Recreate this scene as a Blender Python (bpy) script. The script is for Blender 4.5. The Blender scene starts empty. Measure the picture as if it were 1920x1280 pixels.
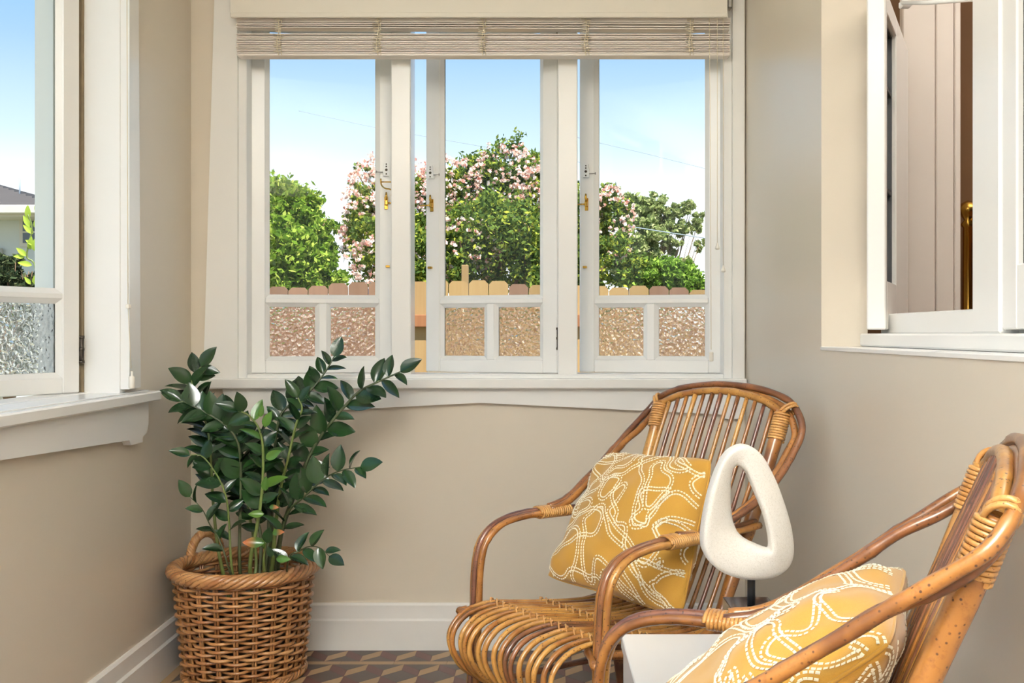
import bpy, math, random
import numpy as np
from mathutils import Vector, Matrix, noise
rnd = random.Random(7)
scene = bpy.context.scene
C = scene.collection

# ------------------------------------------------------------------ camera
F_PX, CAM_H, VX, VY = 1940.4, 1.055, 1010.0, 625.0
cam_d = bpy.data.cameras.new('camera')
cam_d.sensor_width = 36.0
cam_d.lens = F_PX / 1920.0 * 36.0
cam_d.shift_x = -(VX - 960.0) / 1920.0
cam_d.shift_y = (VY - 640.0) / 1920.0
cam_d.clip_start = 0.02
cam_d.clip_end = 400
cam = bpy.data.objects.new('camera', cam_d)
C.objects.link(cam)
cam.location = (0, 0, CAM_H)
cam.rotation_euler = (math.pi / 2, 0, 0)
scene.camera = cam

# ------------------------------------------------------------------ sky, sun, exposure
world = bpy.data.worlds.new('world')
scene.world = world
world.use_nodes = True
wn = world.node_tree
wn.nodes.clear()
w_out = wn.nodes.new('ShaderNodeOutputWorld')
w_bg = wn.nodes.new('ShaderNodeBackground')
w_tc = wn.nodes.new('ShaderNodeTexCoord')
w_sep = wn.nodes.new('ShaderNodeSeparateXYZ')
w_ramp = wn.nodes.new('ShaderNodeValToRGB')
wn.links.new(w_tc.outputs['Generated'], w_sep.inputs[0])
wn.links.new(w_sep.outputs['Z'], w_ramp.inputs[0])
wn.links.new(w_ramp.outputs[0], w_bg.inputs[0])
wn.links.new(w_bg.outputs[0], w_out.inputs[0])
cr = w_ramp.color_ramp
cr.elements[0].position = 0.0
cr.elements[0].color = (1.0, 1.0, 1.0, 1)
cr.elements[1].position = 1.0
cr.elements[1].color = (0.20, 0.38, 0.64, 1)
for p_, c_ in ((0.10, (0.84, 0.89, 0.94)), (0.175, (0.46, 0.58, 0.70)), (0.255, (0.27, 0.42, 0.63)), (0.33, (0.17, 0.35, 0.61))):
    e_ = cr.elements.new(p_)
    e_.color = (*c_, 1)
w_bg.inputs[1].default_value = 1.25

sun_d = bpy.data.lights.new('sun', 'SUN')
sun_d.energy = 7.6
sun_d.angle = 0.01
sun_d.color = (1.0, 0.95, 0.86)
sun = bpy.data.objects.new('sun', sun_d)
C.objects.link(sun)
_el, _hx, _hy = math.radians(62), -0.35, 0.937
_sd = Vector((_hx * math.cos(_el), _hy * math.cos(_el), -math.sin(_el)))
sun.rotation_euler = _sd.to_track_quat('-Z', 'Y').to_euler()
sun.location = (4, -6, 9)

vs = scene.view_settings
vs.view_transform = 'Standard'
vs.look = 'None'
vs.gamma = 1.0
vs.use_curve_mapping = False
vs.exposure = 0.55
try:
    scene.cycles.max_bounces = 10
    scene.cycles.diffuse_bounces = 6
    scene.cycles.transparent_max_bounces = 24
    scene.cycles.use_denoising = True
    scene.cycles.caustics_refractive = True
    scene.cycles.sample_clamp_indirect = 6.0
except Exception:
    pass


# ------------------------------------------------------------------ helpers
def at(px, py, Y):
    return Vector(((px - VX) * Y / F_PX, Y, CAM_H - (py - VY) * Y / F_PX))


class MB:
    def __init__(self):
        self.v, self.f, self.smooth = [], [], []

    def add(self, vs_, fs_, smooth=False):
        o = len(self.v)
        self.v += [tuple(p) for p in vs_]
        self.f += [tuple(i + o for i in f) for f in fs_]
        self.smooth += [smooth] * len(fs_)
        return self

    def box(self, x0, x1, y0, y1, z0, z1, b=0.0):
        x0, x1 = sorted((x0, x1)); y0, y1 = sorted((y0, y1)); z0, z1 = sorted((z0, z1))
        if b <= 0:
            v = [(x, y, z) for x in (x0, x1) for y in (y0, y1) for z in (z0, z1)]
            f = [(0, 1, 3, 2), (4, 6, 7, 5), (0, 4, 5, 1), (2, 3, 7, 6), (0, 2, 6, 4), (1, 5, 7, 3)]
            return self.add(v, f)
        b = min(b, (x1 - x0) * .45, (y1 - y0) * .45, (z1 - z0) * .45)
        v = []
        idx = {}
        for sx in (0, 1):
            for sy in (0, 1):
                for sz in (0, 1):
                    X, Y, Z = (x0, x1)[sx], (y0, y1)[sy], (z0, z1)[sz]
                    dx, dy, dz = (b, -b)[sx], (b, -b)[sy], (b, -b)[sz]
                    for ax, p in ((0, (X, Y + dy, Z + dz)), (1, (X + dx, Y, Z + dz)), (2, (X + dx, Y + dy, Z))):
                        idx[(sx, sy, sz, ax)] = len(v)
                        v.append(p)
        f = []
        def q(*k):
            f.append(tuple(idx[i] for i in k))
        for s in (0, 1):
            q((s, 0, 0, 0), (s, 1, 0, 0), (s, 1, 1, 0), (s, 0, 1, 0))
            q((0, s, 0, 1), (1, s, 0, 1), (1, s, 1, 1), (0, s, 1, 1))
            q((0, 0, s, 2), (1, 0, s, 2), (1, 1, s, 2), (0, 1, s, 2))
        for a in (0, 1):
            for c in (0, 1):
                q((a, c, 0, 0), (a, c, 1, 0), (a, c, 1, 1), (a, c, 0, 1))
                q((a, 0, c, 0), (a, 1, c, 0), (a, 1, c, 2), (a, 0, c, 2))
                q((0, a, c, 1), (1, a, c, 1), (1, a, c, 2), (0, a, c, 2))
        for k in ((a, c, d) for a in (0, 1) for c in (0, 1) for d in (0, 1)):
            q((*k, 0), (*k, 1), (*k, 2))
        return self.add(v, f)

    def prism(self, poly, axis, a0, a1):
        """poly: 2D points; axis 'x' -> (y,z), 'y' -> (x,z), 'z' -> (x,y)"""
        def mk(p, a):
            return {'x': (a, p[0], p[1]), 'y': (p[0], a, p[1]), 'z': (p[0], p[1], a)}[axis]
        n = len(poly)
        v = [mk(p, a0) for p in poly] + [mk(p, a1) for p in poly]
        f = [tuple(range(n)), tuple(range(2 * n - 1, n - 1, -1))]
        f += [(i, n + i, n + (i + 1) % n, (i + 1) % n) for i in range(n)]
        return self.add(v, f)

    def tube(self, pts, r, sides=8, closed=False, flat=1.0):
        pts = [Vector(p) for p in pts]
        n = len(pts)
        rs = r if isinstance(r, (list, tuple)) else [r] * n
        def tan(i):
            if closed:
                return (pts[(i + 1) % n] - pts[i - 1]).normalized()
            return (pts[min(i + 1, n - 1)] - pts[max(i - 1, 0)]).normalized()
        t = tan(0)
        up = Vector((0, 0, 1)) if abs(t.z) < .9 else Vector((1, 0, 0))
        u = (up - t * up.dot(t)).normalized()
        v, f = [], []
        for i in range(n):
            t = tan(i)
            u = (u - t * u.dot(t))
            u = u.normalized() if u.length > 1e-9 else t.orthogonal().normalized()
            w = t.cross(u)
            for k in range(sides):
                a = 2 * math.pi * k / sides
                v.append(pts[i] + (u * math.cos(a) + w * math.sin(a) * flat) * rs[i])
        m = n if closed else n - 1
        for i in range(m):
            j = (i + 1) % n
            for k in range(sides):
                l = (k + 1) % sides
                f.append((i * sides + k, i * sides + l, j * sides + l, j * sides + k))
        self.add(v, f, True)
        if not closed:
            o = len(self.v) - len(v)
            self.f.append(tuple(o + k for k in range(sides))[::-1])
            self.f.append(tuple(o + (n - 1) * sides + k for k in range(sides)))
            self.smooth += [False, False]
        return self

    def lathe(self, prof, sides=24, c=(0, 0, 0)):
        v, f = [], []
        for (r, z) in prof:
            for k in range(sides):
                a = 2 * math.pi * k / sides
                v.append((c[0] + r * math.cos(a), c[1] + r * math.sin(a), c[2] + z))
        for i in range(len(prof) - 1):
            for k in range(sides):
                l = (k + 1) % sides
                f.append((i * sides + k, i * sides + l, (i + 1) * sides + l, (i + 1) * sides + k))
        f.append(tuple(range(sides))[::-1])
        f.append(tuple((len(prof) - 1) * sides + k for k in range(sides)))
        return self.add(v, f, True)

    def xf(self, M):
        self.v = [tuple(M @ Vector(p)) for p in self.v]
        return self

    def mesh(self, name, mat):
        me = bpy.data.meshes.new(name)
        me.from_pydata(self.v, [], self.f)
        if any(self.smooth):
            me.polygons.foreach_set('use_smooth', self.smooth)
        mats = mat if isinstance(mat, (list, tuple)) else [mat]
        for m in mats:
            me.materials.append(m)
        me.update()
        return me

    def build(self, name, mat, parent=None, fix=True):
        me = self.mesh(name, mat)
        if fix:
            import bmesh
            bm = bmesh.new(); bm.from_mesh(me)
            bmesh.ops.recalc_face_normals(bm, faces=bm.faces)
            bm.to_mesh(me); bm.free()
        o = bpy.data.objects.new(name, me)
        C.objects.link(o)
        if parent is not None:
            o.parent = parent
        return o


def tag(o, label=None, cat=None, group=None, kind=None):
    if label: o['label'] = label
    if cat: o['category'] = cat
    if group: o['group'] = group
    if kind: o['kind'] = kind
    return o


def empty(name, loc=(0, 0, 0), rz=0.0, parent=None):
    o = bpy.data.objects.new(name, None)
    o.empty_display_size = .05
    C.objects.link(o)
    o.location = loc
    o.rotation_euler = (0, 0, rz)
    if parent is not None:
        o.parent = parent
    return o


def inst(name, me, parent=None, M=None):
    o = bpy.data.objects.new(name, me)
    C.objects.link(o)
    if parent is not None:
        o.parent = parent
    if M is not None:
        o.matrix_local = M
    return o


def spline(pts, n):
    """Catmull-Rom through pts, n samples"""
    P = [Vector(p) for p in pts]
    P = [P[0] * 2 - P[1]] + P + [P[-1] * 2 - P[-2]]
    m = len(P) - 3
    out = []
    for i in range(n):
        t = i / (n - 1) * m
        k = min(int(t), m - 1)
        t -= k
        a, b, c, d = P[k], P[k + 1], P[k + 2], P[k + 3]
        out.append(.5 * ((2 * b) + (c - a) * t + (2 * a - 5 * b + 4 * c - d) * t * t + (3 * b - a - 3 * c + d) * t ** 3))
    return out


# ------------------------------------------------------------------ materials
def new_mat(name):
    m = bpy.data.materials.new(name)
    m.use_nodes = True
    nt = m.node_tree
    b = nt.nodes['Principled BSDF']
    return m, nt, b


def srgb(r, g, b):
    def c(x):
        x /= 255.0
        return x / 12.92 if x <= .04045 else ((x + .055) / 1.055) ** 2.4
    return (c(r), c(g), c(b), 1)


def mixc(nt, fac, a, b):
    n = nt.nodes.new('ShaderNodeMix')
    n.data_type = 'RGBA'
    def put(sock, v):
        if hasattr(v, 'is_output') or isinstance(v, bpy.types.NodeSocket):
            nt.links.new(v, sock)
        else:
            sock.default_value = v
    put(n.inputs[0], fac); put(n.inputs[6], a); put(n.inputs[7], b)
    return n.outputs[2]


def coords(nt, kind='Object', scale=(1, 1, 1)):
    tc = nt.nodes.new('ShaderNodeTexCoord')
    mp = nt.nodes.new('ShaderNodeMapping')
    mp.inputs['Scale'].default_value = scale
    nt.links.new(tc.outputs[kind], mp.inputs[0])
    return mp.outputs[0]


def noise_tex(nt, vec, scale, detail=3, rough=.5, out=0):
    n = nt.nodes.new('ShaderNodeTexNoise')
    n.inputs['Scale'].default_value = scale
    n.inputs['Detail'].default_value = detail
    n.inputs['Roughness'].default_value = rough
    if vec is not None:
        nt.links.new(vec, n.inputs['Vector'])
    return n.outputs[out]


def ramp(nt, fac, stops):
    r = nt.nodes.new('ShaderNodeValToRGB')
    nt.links.new(fac, r.inputs[0])
    e = r.color_ramp.elements
    e[0].position, e[0].color = stops[0]
    e[1].position, e[1].color = stops[-1]
    for p, c in stops[1:-1]:
        k = e.new(p); k.color = c
    return r.outputs[0]


def bump(nt, b, height, strength=.3, dist=.002):
    n = nt.nodes.new('ShaderNodeBump')
    n.inputs['Strength'].default_value = strength
    n.inputs['Distance'].default_value = dist
    nt.links.new(height, n.inputs['Height'])
    nt.links.new(n.outputs[0], b.inputs['Normal'])


def plain(name, col, rough=.5, metal=0.0, var=.06, vscale=8.0, bstr=0.0, bscale=60.0, spec=.5):
    m, nt, b = new_mat(name)
    vec = coords(nt)
    f = noise_tex(nt, vec, vscale, 4)
    d = tuple(max(0, c * (1 - var)) for c in col[:3]) + (1,)
    l = tuple(min(1, c * (1 + var)) for c in col[:3]) + (1,)
    nt.links.new(mixc(nt, f, d, l), b.inputs['Base Color'])
    b.inputs['Roughness'].default_value = rough
    b.inputs['Metallic'].default_value = metal
    b.inputs['Specular IOR Level'].default_value = spec
    if bstr > 0:
        bump(nt, b, noise_tex(nt, vec, bscale, 3), bstr, .001)
    return m


M = {}
M['wall'] = plain('beige_wall_paint', srgb(214, 204, 188), .32, var=.015, vscale=2, bstr=.08, bscale=180)
M['trim'] = plain('white_gloss_trim', srgb(240, 239, 236), .22, var=.012, vscale=4, bstr=.05, bscale=60)
M['ceiling'] = plain('white_ceiling', srgb(240, 238, 233), .7, var=.01)
M['blind'] = plain('cream_blind_slat', srgb(238, 229, 222), .4, var=.04, vscale=5)
M['shade'] = plain('cream_roller_fabric', srgb(226, 220, 208), .75, var=.015, vscale=3)
M['cord'] = plain('cream_cord', srgb(226, 214, 190), .6)
M['tassel'] = plain('ivory_tassel', srgb(240, 234, 222), .35)
M['brass'] = plain('brass', srgb(205, 160, 72), .25, 1.0, var=.1)
M['steel'] = plain('steel', srgb(150, 146, 140), .3, 1.0)
M['white_metal'] = plain('white_lock_metal', srgb(244, 244, 242), .25)
M['hinge'] = plain('dark_hinge', srgb(70, 62, 52), .5, .6)
M['lead'] = plain('lead_came', srgb(62, 64, 66), .5, .5)
M['gapdark'] = plain('olive_brown_gap_strip', srgb(120, 104, 78), .8, var=.3, vscale=30)
M['black'] = plain('black_gloss_base', srgb(38, 40, 46), .12, var=.05)
M['rod'] = plain('black_rod', srgb(22, 22, 23), .35)
M['table'] = plain('white_lacquer_table', srgb(243, 243, 242), .3, var=.008)
M['leafg'] = None


def mat_stone():
    m, nt, b = new_mat('white_speckled_stone')
    vec = coords(nt)
    f = noise_tex(nt, vec, 400, 3, .7)
    c = ramp(nt, f, [(.25, srgb(214, 209, 200)), (.45, srgb(240, 236, 228)), (.75, srgb(246, 243, 237))])
    nt.links.new(c, b.inputs['Base Color'])
    b.inputs['Roughness'].default_value = .75
    bump(nt, b, noise_tex(nt, vec, 500, 3), .18, .0015)
    return m
M['stone'] = mat_stone()


def mat_rattan(name, a, bcol, dark, sc=1.0):
    m, nt, b = new_mat(name)
    info = nt.nodes.new('ShaderNodeObjectInfo')
    tc = nt.nodes.new('ShaderNodeTexCoord')
    add = nt.nodes.new('ShaderNodeVectorMath'); add.operation = 'ADD'
    mul = nt.nodes.new('ShaderNodeVectorMath'); mul.operation = 'SCALE'
    cmb = nt.nodes.new('ShaderNodeCombineXYZ')
    for k in range(3):
        nt.links.new(info.outputs['Random'], cmb.inputs[k])
    nt.links.new(cmb.outputs[0], mul.inputs[0]); mul.inputs['Scale'].default_value = 9.0
    nt.links.new(tc.outputs['Object'], add.inputs[0]); nt.links.new(mul.outputs[0], add.inputs[1])
    vec = add.outputs[0]
    big = noise_tex(nt, vec, 9 * sc, 3, .6)
    c1 = ramp(nt, big, [(.38, bcol), (.58, a), (.8, tuple(min(1, x * 1.12) for x in a[:3]) + (1,))])
    fine = noise_tex(nt, vec, 90 * sc, 4, .7)
    c2 = mixc(nt, ramp(nt, fine, [(.50, (0, 0, 0, 1)), (.78, (.7, .7, .7, 1))]), c1, bcol)
    vor = nt.nodes.new('ShaderNodeTexVoronoi')
    vor.inputs['Scale'].default_value = 130 * sc
    nt.links.new(vec, vor.inputs['Vector'])
    spot = ramp(nt, vor.outputs['Distance'], [(.14, (1, 1, 1, 1)), (.26, (0, 0, 0, 1))])
    gate = ramp(nt, noise_tex(nt, vec, 26 * sc, 2), [(.42, (0, 0, 0, 1)), (.50, (.95, .95, .95, 1))])
    mulf = nt.nodes.new('ShaderNodeMath'); mulf.operation = 'MULTIPLY'
    nt.links.new(spot, mulf.inputs[0]); nt.links.new(gate, mulf.inputs[1])
    nt.links.new(mixc(nt, mulf.outputs[0], c2, dark), b.inputs['Base Color'])
    b.inputs['Roughness'].default_value = .28
    b.inputs['Coat Weight'].default_value = .25
    b.inputs['Coat Roughness'].default_value = .15
    bump(nt, b, fine, .12, .001)
    return m
M['honey'] = mat_rattan('honey_rattan', srgb(188, 140, 72), srgb(140, 90, 40), srgb(70, 34, 16))
M['amber'] = mat_rattan('amber_rattan', srgb(158, 106, 52), srgb(108, 66, 32), srgb(62, 30, 16))
M['brown'] = mat_rattan('brown_rattan', srgb(128, 82, 48), srgb(84, 50, 32), srgb(54, 28, 20))
M['dark'] = mat_rattan('dark_rattan', srgb(122, 78, 56), srgb(84, 50, 38), srgb(48, 26, 20))
M['wrapcane'] = mat_rattan('wrapping_cane', srgb(204, 156, 92), srgb(170, 118, 60), srgb(110, 62, 28), 1.6)
M['wicker'] = mat_rattan('wicker_willow', srgb(168, 120, 74), srgb(120, 76, 42), srgb(82, 46, 24), .8)
M['wickrim'] = mat_rattan('wicker_rim_willow', srgb(184, 138, 90), srgb(148, 98, 58), srgb(104, 62, 34), .8)


def mat_fabric():
    m, nt, b = new_mat('mustard_linen')
    vec = coords(nt)
    f = noise_tex(nt, vec, 7, 3)
    c = mixc(nt, f, srgb(170, 122, 34), srgb(190, 146, 54))
    w = noise_tex(nt, vec, 900, 2)
    c = mixc(nt, ramp(nt, w, [(.4, (0, 0, 0, 1)), (.75, (.35, .35, .35, 1))]), c, srgb(150, 102, 22))
    nt.links.new(c, b.inputs['Base Color'])
    b.inputs['Roughness'].default_value = .85
    b.inputs['Sheen Weight'].default_value = .3
    b.inputs['Sheen Roughness'].default_value = .5
    bump(nt, b, w, .35, .001)
    return m
M['mustard'] = mat_fabric()
M['stitch'] = plain('cream_embroidery_thread', srgb(246, 238, 212), .8, var=.05, vscale=300)


def mat_leaf(name, a, bcol, tip=None, rough=.25, trans=.1, rand=.5):
    m, nt, b = new_mat(name)
    info = nt.nodes.new('ShaderNodeObjectInfo')
    c = mixc(nt, info.outputs['Random'], a, bcol)
    vec = coords(nt)
    f = noise_tex(nt, vec, 40, 3)
    c = mixc(nt, ramp(nt, f, [(.4, (0, 0, 0, 1)), (.8, (.45, .45, .45, 1))]), c, bcol)
    if tip:
        sp = nt.nodes.new('ShaderNodeSeparateXYZ')
        tc = nt.nodes.new('ShaderNodeTexCoord')
        nt.links.new(tc.outputs['Object'], sp.inputs[0])
        c = mixc(nt, ramp(nt, sp.outputs[0], [(.35, (0, 0, 0, 1)), (.85, (1, 1, 1, 1))]), c, tip)
    nt.links.new(c, b.inputs['Base Color'])
    b.inputs['Roughness'].default_value = rough
    return m
M['zz'] = mat_leaf('glossy_dark_leaf', srgb(18, 40, 21), srgb(34, 60, 28))
M['zzlight'] = mat_leaf('young_green_leaf', srgb(52, 90, 30), srgb(78, 112, 40))
M['zztip'] = mat_leaf('browning_leaf', srgb(44, 78, 30), srgb(60, 92, 36), tip=srgb(176, 104, 60))
M['zzstem'] = plain('green_stem', srgb(104, 118, 60), .4, var=.25, vscale=25)
M['zzstemd'] = plain('dark_green_stem', srgb(62, 70, 42), .4, var=.25, vscale=25)
M['soil'] = plain('potting_soil', srgb(60, 46, 36), .95, var=.4, vscale=90, bstr=.8, bscale=120)
M['pot'] = plain('dark_nursery_pot', srgb(50, 44, 40), .6)


def mat_foliage(name, stops, transl=.35, scale=1.3):
    m, nt, b = new_mat(name)
    nt.nodes.remove(b)
    geo = nt.nodes.new('ShaderNodeNewGeometry')
    f = geo.outputs['Random Per Island']
    c = ramp(nt, f, stops)
    d = nt.nodes.new('ShaderNodeBsdfDiffuse')
    t = nt.nodes.new('ShaderNodeBsdfTranslucent')
    mx = nt.nodes.new('ShaderNodeMixShader')
    mx.inputs[0].default_value = transl
    nt.links.new(c, d.inputs[0]); nt.links.new(c, t.inputs[0])
    nt.links.new(d.outputs[0], mx.inputs[1]); nt.links.new(t.outputs[0], mx.inputs[2])
    nt.links.new(mx.outputs[0], nt.nodes['Material Output'].inputs[0])
    return m
M['treeleaf'] = mat_foliage('bright_tree_leaves', [(0, srgb(74, 104, 34)), (.6, srgb(128, 158, 52)), (1, srgb(206, 216, 104))])
M['bushleaf'] = mat_foliage('shrub_leaves', [(0, srgb(70, 92, 46)), (.6, srgb(112, 136, 64)), (1, srgb(186, 190, 74))])
M['blossom'] = mat_foliage('pink_white_blossom', [(0, srgb(222, 150, 136)), (.4, srgb(244, 206, 190)), (.7, srgb(252, 240, 232)), (1, srgb(255, 250, 246))], .3)
M['gumleaf'] = mat_foliage('pale_gum_leaves', [(0, srgb(112, 130, 78)), (.6, srgb(158, 170, 108)), (1, srgb(216, 216, 160))])
M['hedge'] = mat_foliage('hedge_leaves', [(0, srgb(58, 82, 34)), (.5, srgb(110, 146, 50)), (1, srgb(176, 204, 90))])
M['darkshrub'] = mat_foliage('dark_shrub_leaves', [(0, srgb(52, 66, 50)), (.6, srgb(84, 98, 66)), (1, srgb(126, 128, 92))])
M['sprig'] = mat_foliage('citrus_leaves', [(0, srgb(140, 170, 56)), (1, srgb(196, 216, 96))])
M['bark'] = plain('bark', srgb(124, 98, 74), .9, var=.35, vscale=12)


def mat_wood(name, a, bcol):
    m, nt, b = new_mat(name)
    info = nt.nodes.new('ShaderNodeObjectInfo')
    vec = coords(nt, 'Object', (30, 30, 1.2))
    f = noise_tex(nt, vec, 1.6, 5, .65)
    c = mixc(nt, f, a, bcol)
    hs = nt.nodes.new('ShaderNodeHueSaturation')
    mr = nt.nodes.new('ShaderNodeMapRange')
    mr.inputs[3].default_value = .8; mr.inputs[4].default_value = 1.15
    nt.links.new(info.outputs['Random'], mr.inputs[0]); nt.links.new(mr.outputs[0], hs.inputs['Value'])
    nt.links.new(c, hs.inputs['Color'])
    nt.links.new(hs.outputs[0], b.inputs['Base Color'])
    b.inputs['Roughness'].default_value = .8
    return m
M['pine'] = mat_wood('yellow_pine_paling', srgb(168, 140, 94), srgb(146, 112, 68))
M['redpine'] = mat_wood('red_brown_paling', srgb(146, 112, 88), srgb(114, 82, 64))
M['rail'] = mat_wood('brown_fence_rail', srgb(166, 112, 70), srgb(128, 80, 48))

M['tile_tan'] = plain('tan_cement_tile', srgb(158, 130, 96), .5, var=.08, vscale=30)
M['tile_dark'] = plain('charcoal_brown_cement_tile', srgb(74, 62, 56), .5, var=.10, vscale=30)
M['tile_red'] = plain('maroon_cement_tile', srgb(88, 54, 48), .5, var=.10, vscale=30)
M['grout'] = plain('dark_grout', srgb(78, 66, 56), .9)
M['lawn'] = plain('sunny_lawn', srgb(118, 116, 88), .95, var=.15, vscale=3)
M['render'] = plain('white_rendered_wall', srgb(196, 200, 200), .8, var=.03)
M['rooftile'] = plain('grey_roof_tile', srgb(104, 99, 100), .7, var=.15, vscale=4)
M['gutter'] = plain('cream_gutter', srgb(198, 192, 180), .5)
M['darkglass'] = plain('dark_window_glass', srgb(70, 82, 96), .08)
M['brownwall'] = plain('brown_bedroom_wall', srgb(112, 78, 44), .7)
M['board'] = plain('white_lining_board', srgb(232, 224, 216), .4, var=.02)
M['contact'] = plain('ivory_cabinet', srgb(225, 222, 214), .5)
M['wire'] = plain('power_cable', srgb(140, 152, 166), .6)
M['bin'] = plain('dark_blue_bin', srgb(58, 70, 92), .5)


def mat_glass():
    m, nt, b = new_mat('clear_window_glass')
    nt.nodes.remove(b)
    tr = nt.nodes.new('ShaderNodeBsdfTransparent')
    tr.inputs[0].default_value = (.965, .98, .97, 1)
    gl = nt.nodes.new('ShaderNodeBsdfGlossy')
    gl.inputs['Roughness'].default_value = .02
    mx = nt.nodes.new('ShaderNodeMixShader'); mx.inputs[0].default_value = .009
    nt.links.new(tr.outputs[0], mx.inputs[1]); nt.links.new(gl.outputs[0], mx.inputs[2])
    nt.links.new(mx.outputs[0], nt.nodes['Material Output'].inputs[0])
    return m
M['glass'] = mat_glass()


def mat_obscure():
    m, nt, b = new_mat('hammered_obscure_glass')
    nt.nodes.remove(b)
    vec = coords(nt)
    vor = nt.nodes.new('ShaderNodeTexVoronoi')
    vor.feature = 'SMOOTH_F1'
    vor.inputs['Scale'].default_value = 85
    vor.inputs['Smoothness'].default_value = .6
    wob = nt.nodes.new('ShaderNodeVectorMath'); wob.operation = 'MULTIPLY_ADD'
    nz = noise_tex(nt, vec, 30, 2, .5, 1)
    nt.links.new(nz, wob.inputs[0]); wob.inputs[1].default_value = (.02, .02, .02)
    nt.links.new(vec, wob.inputs[2])
    nt.links.new(wob.outputs[0], vor.inputs['Vector'])
    bp = nt.nodes.new('ShaderNodeBump')
    bp.inputs['Strength'].default_value = 1.0
    bp.inputs['Distance'].default_value = .004
    nt.links.new(vor.outputs['Distance'], bp.inputs['Height'])
    rf = nt.nodes.new('ShaderNodeBsdfRefraction')
    rf.inputs['IOR'].default_value = 1.45
    rf.inputs['Roughness'].default_value = .06
    rf.inputs[0].default_value = (.95, .95, .94, 1)
    gl = nt.nodes.new('ShaderNodeBsdfGlossy'); gl.inputs['Roughness'].default_value = .08
    tr = nt.nodes.new('ShaderNodeBsdfTransparent')
    nt.links.new(bp.outputs[0], rf.inputs['Normal']); nt.links.new(bp.outputs[0], gl.inputs['Normal'])
    m1 = nt.nodes.new('ShaderNodeMixShader'); m1.inputs[0].default_value = .10
    nt.links.new(rf.outputs[0], m1.inputs[1]); nt.links.new(gl.outputs[0], m1.inputs[2])
    m2 = nt.nodes.new('ShaderNodeMixShader'); m2.inputs[0].default_value = .12
    nt.links.new(m1.outputs[0], m2.inputs[1]); nt.links.new(tr.outputs[0], m2.inputs[2])
    nt.links.new(m2.outputs[0], nt.nodes['Material Output'].inputs[0])
    return m
M['obscure'] = mat_obscure()

# ------------------------------------------------------------------ room shell
D = 3.465            # back wall, interior face
XL, XR = -1.164, .691
YB = -1.6            # wall behind the camera
ZC = 2.62            # ceiling
WT = .14


def S(o):
    o['kind'] = 'structure'
    return o


# back wall with window opening
BX0, BX1 = (445 - VX) / F_PX * D, (1372 - VX) / F_PX * D        # opening
BZ0, BZ1 = .885, 2.19
mb = MB()
mb.box(XL - WT, BX0, D, D + WT, 0, ZC)
mb.box(BX1, XR + .3, D, D + WT, 0, ZC)
mb.box(BX0, BX1, D, D + WT, 0, BZ0)
mb.box(BX0, BX1, D, D + WT, BZ1, ZC)
wall_back = S(mb.build('wall_back', M['wall'], fix=False))

# left wall with two window openings
LZ0, LZ1 = .872, 2.46
LY1 = 2.878
LY0 = 1.02
LW = [(LY0, LY1), (-.95, .75)]
mb = MB()
mb.box(XL - WT, XL, LY1, D, 0, ZC)
mb.box(XL - WT, XL, .75, LY0, 0, ZC)
mb.box(XL - WT, XL, YB, -.95, 0, ZC)
for a, b_ in LW:
    mb.box(XL - WT, XL, a, b_, 0, LZ0)
    mb.box(XL - WT, XL, a, b_, LZ1, ZC)
wall_left = S(mb.build('wall_left', M['wall'], fix=False))

# right wall with the recess for the old interior window
RY1, RY0 = 2.529, .55
RZ0, RZ1 = 1.02, 2.32
RXW = .806           # window plane
mb = MB()
mb.box(XR, RXW - .002, RY1, D, 0, ZC)
mb.box(XR, RXW + .10, YB, RY0, 0, ZC)
mb.box(XR, RXW + .10, RY0, RY1, 0, RZ0)
mb.box(XR, RXW + .10, RY0, RY1, RZ1, ZC)
wall_right = S(mb.build('wall_right', M['wall'], fix=False))

# wall behind the camera, glazed
mb = MB()
mb.box(XL - WT, XL + .22, YB - WT, YB, 0, ZC)
mb.box(XR - .22, XR + .2, YB - WT, YB, 0, ZC)
mb.box(XL + .22, XR - .22, YB - WT, YB, 2.2, ZC)
wall_rear = S(mb.build('wall_rear', M['wall'], fix=False))
S(MB().box(XL - WT, XR + .25, YB - WT, D + WT, ZC, ZC + .1).build('ceiling', M['ceiling']))
# roof slab with eaves
S(MB().box(XL - .45, 5.2, YB - .3, D + .40, ZC + .10, ZC + .16).build('roof', M['gutter']))
S(MB().box(XL - .45, XL - .40, YB - .3, D + .40, 2.55, ZC + .10).box(XL - .45, 5.2, D + .35, D + .40, 2.55, ZC + .10).build('trim_1', M['trim']))
mb = MB()
mb.box(-120, 120, -60, 160, -.50, -.42)
S(mb.build('ground', M['lawn']))

# baseboards (two steps)
def skirting(name, axis):
    if axis == 'back':
        poly = [(D, 0), (D - .020, 0), (D - .020, .098), (D - .012, .104), (D - .012, .148), (D - .006, .155), (D, .155)]
        return S(MB().prism(poly, 'x', XL, XR).build(name, M['trim']))
    s, x = (1, XL) if axis == 'left' else (-1, XR)
    poly = [(x, 0), (x + s * .020, 0), (x + s * .020, .098), (x + s * .012, .104), (x + s * .012, .148), (x + s * .006, .155), (x, .155)]
    return S(MB().prism(poly, 'y', YB, D - .02).build(name, M['trim']))
skirting('baseboard_back', 'back')
skirting('baseboard_left', 'left')
skirting('baseboard_right', 'right')

# ------------------------------------------------------------------ floor of cement tiles
floor = S(MB().box(XL - WT, XR + .2, YB - WT, D + WT, -.06, -.004).build('floor', M['grout']))
PW, A = .1138, .0569      # period across, half row depth
tiles = []                # (material key, polygon)
Y1 = D - .020             # foot of the baseboard
yb0 = Y1 - 2 * A          # border row
ys0 = yb0 - .030          # tan strip
xl_in = XL + .020
x_strip = xl_in + .030


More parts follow.
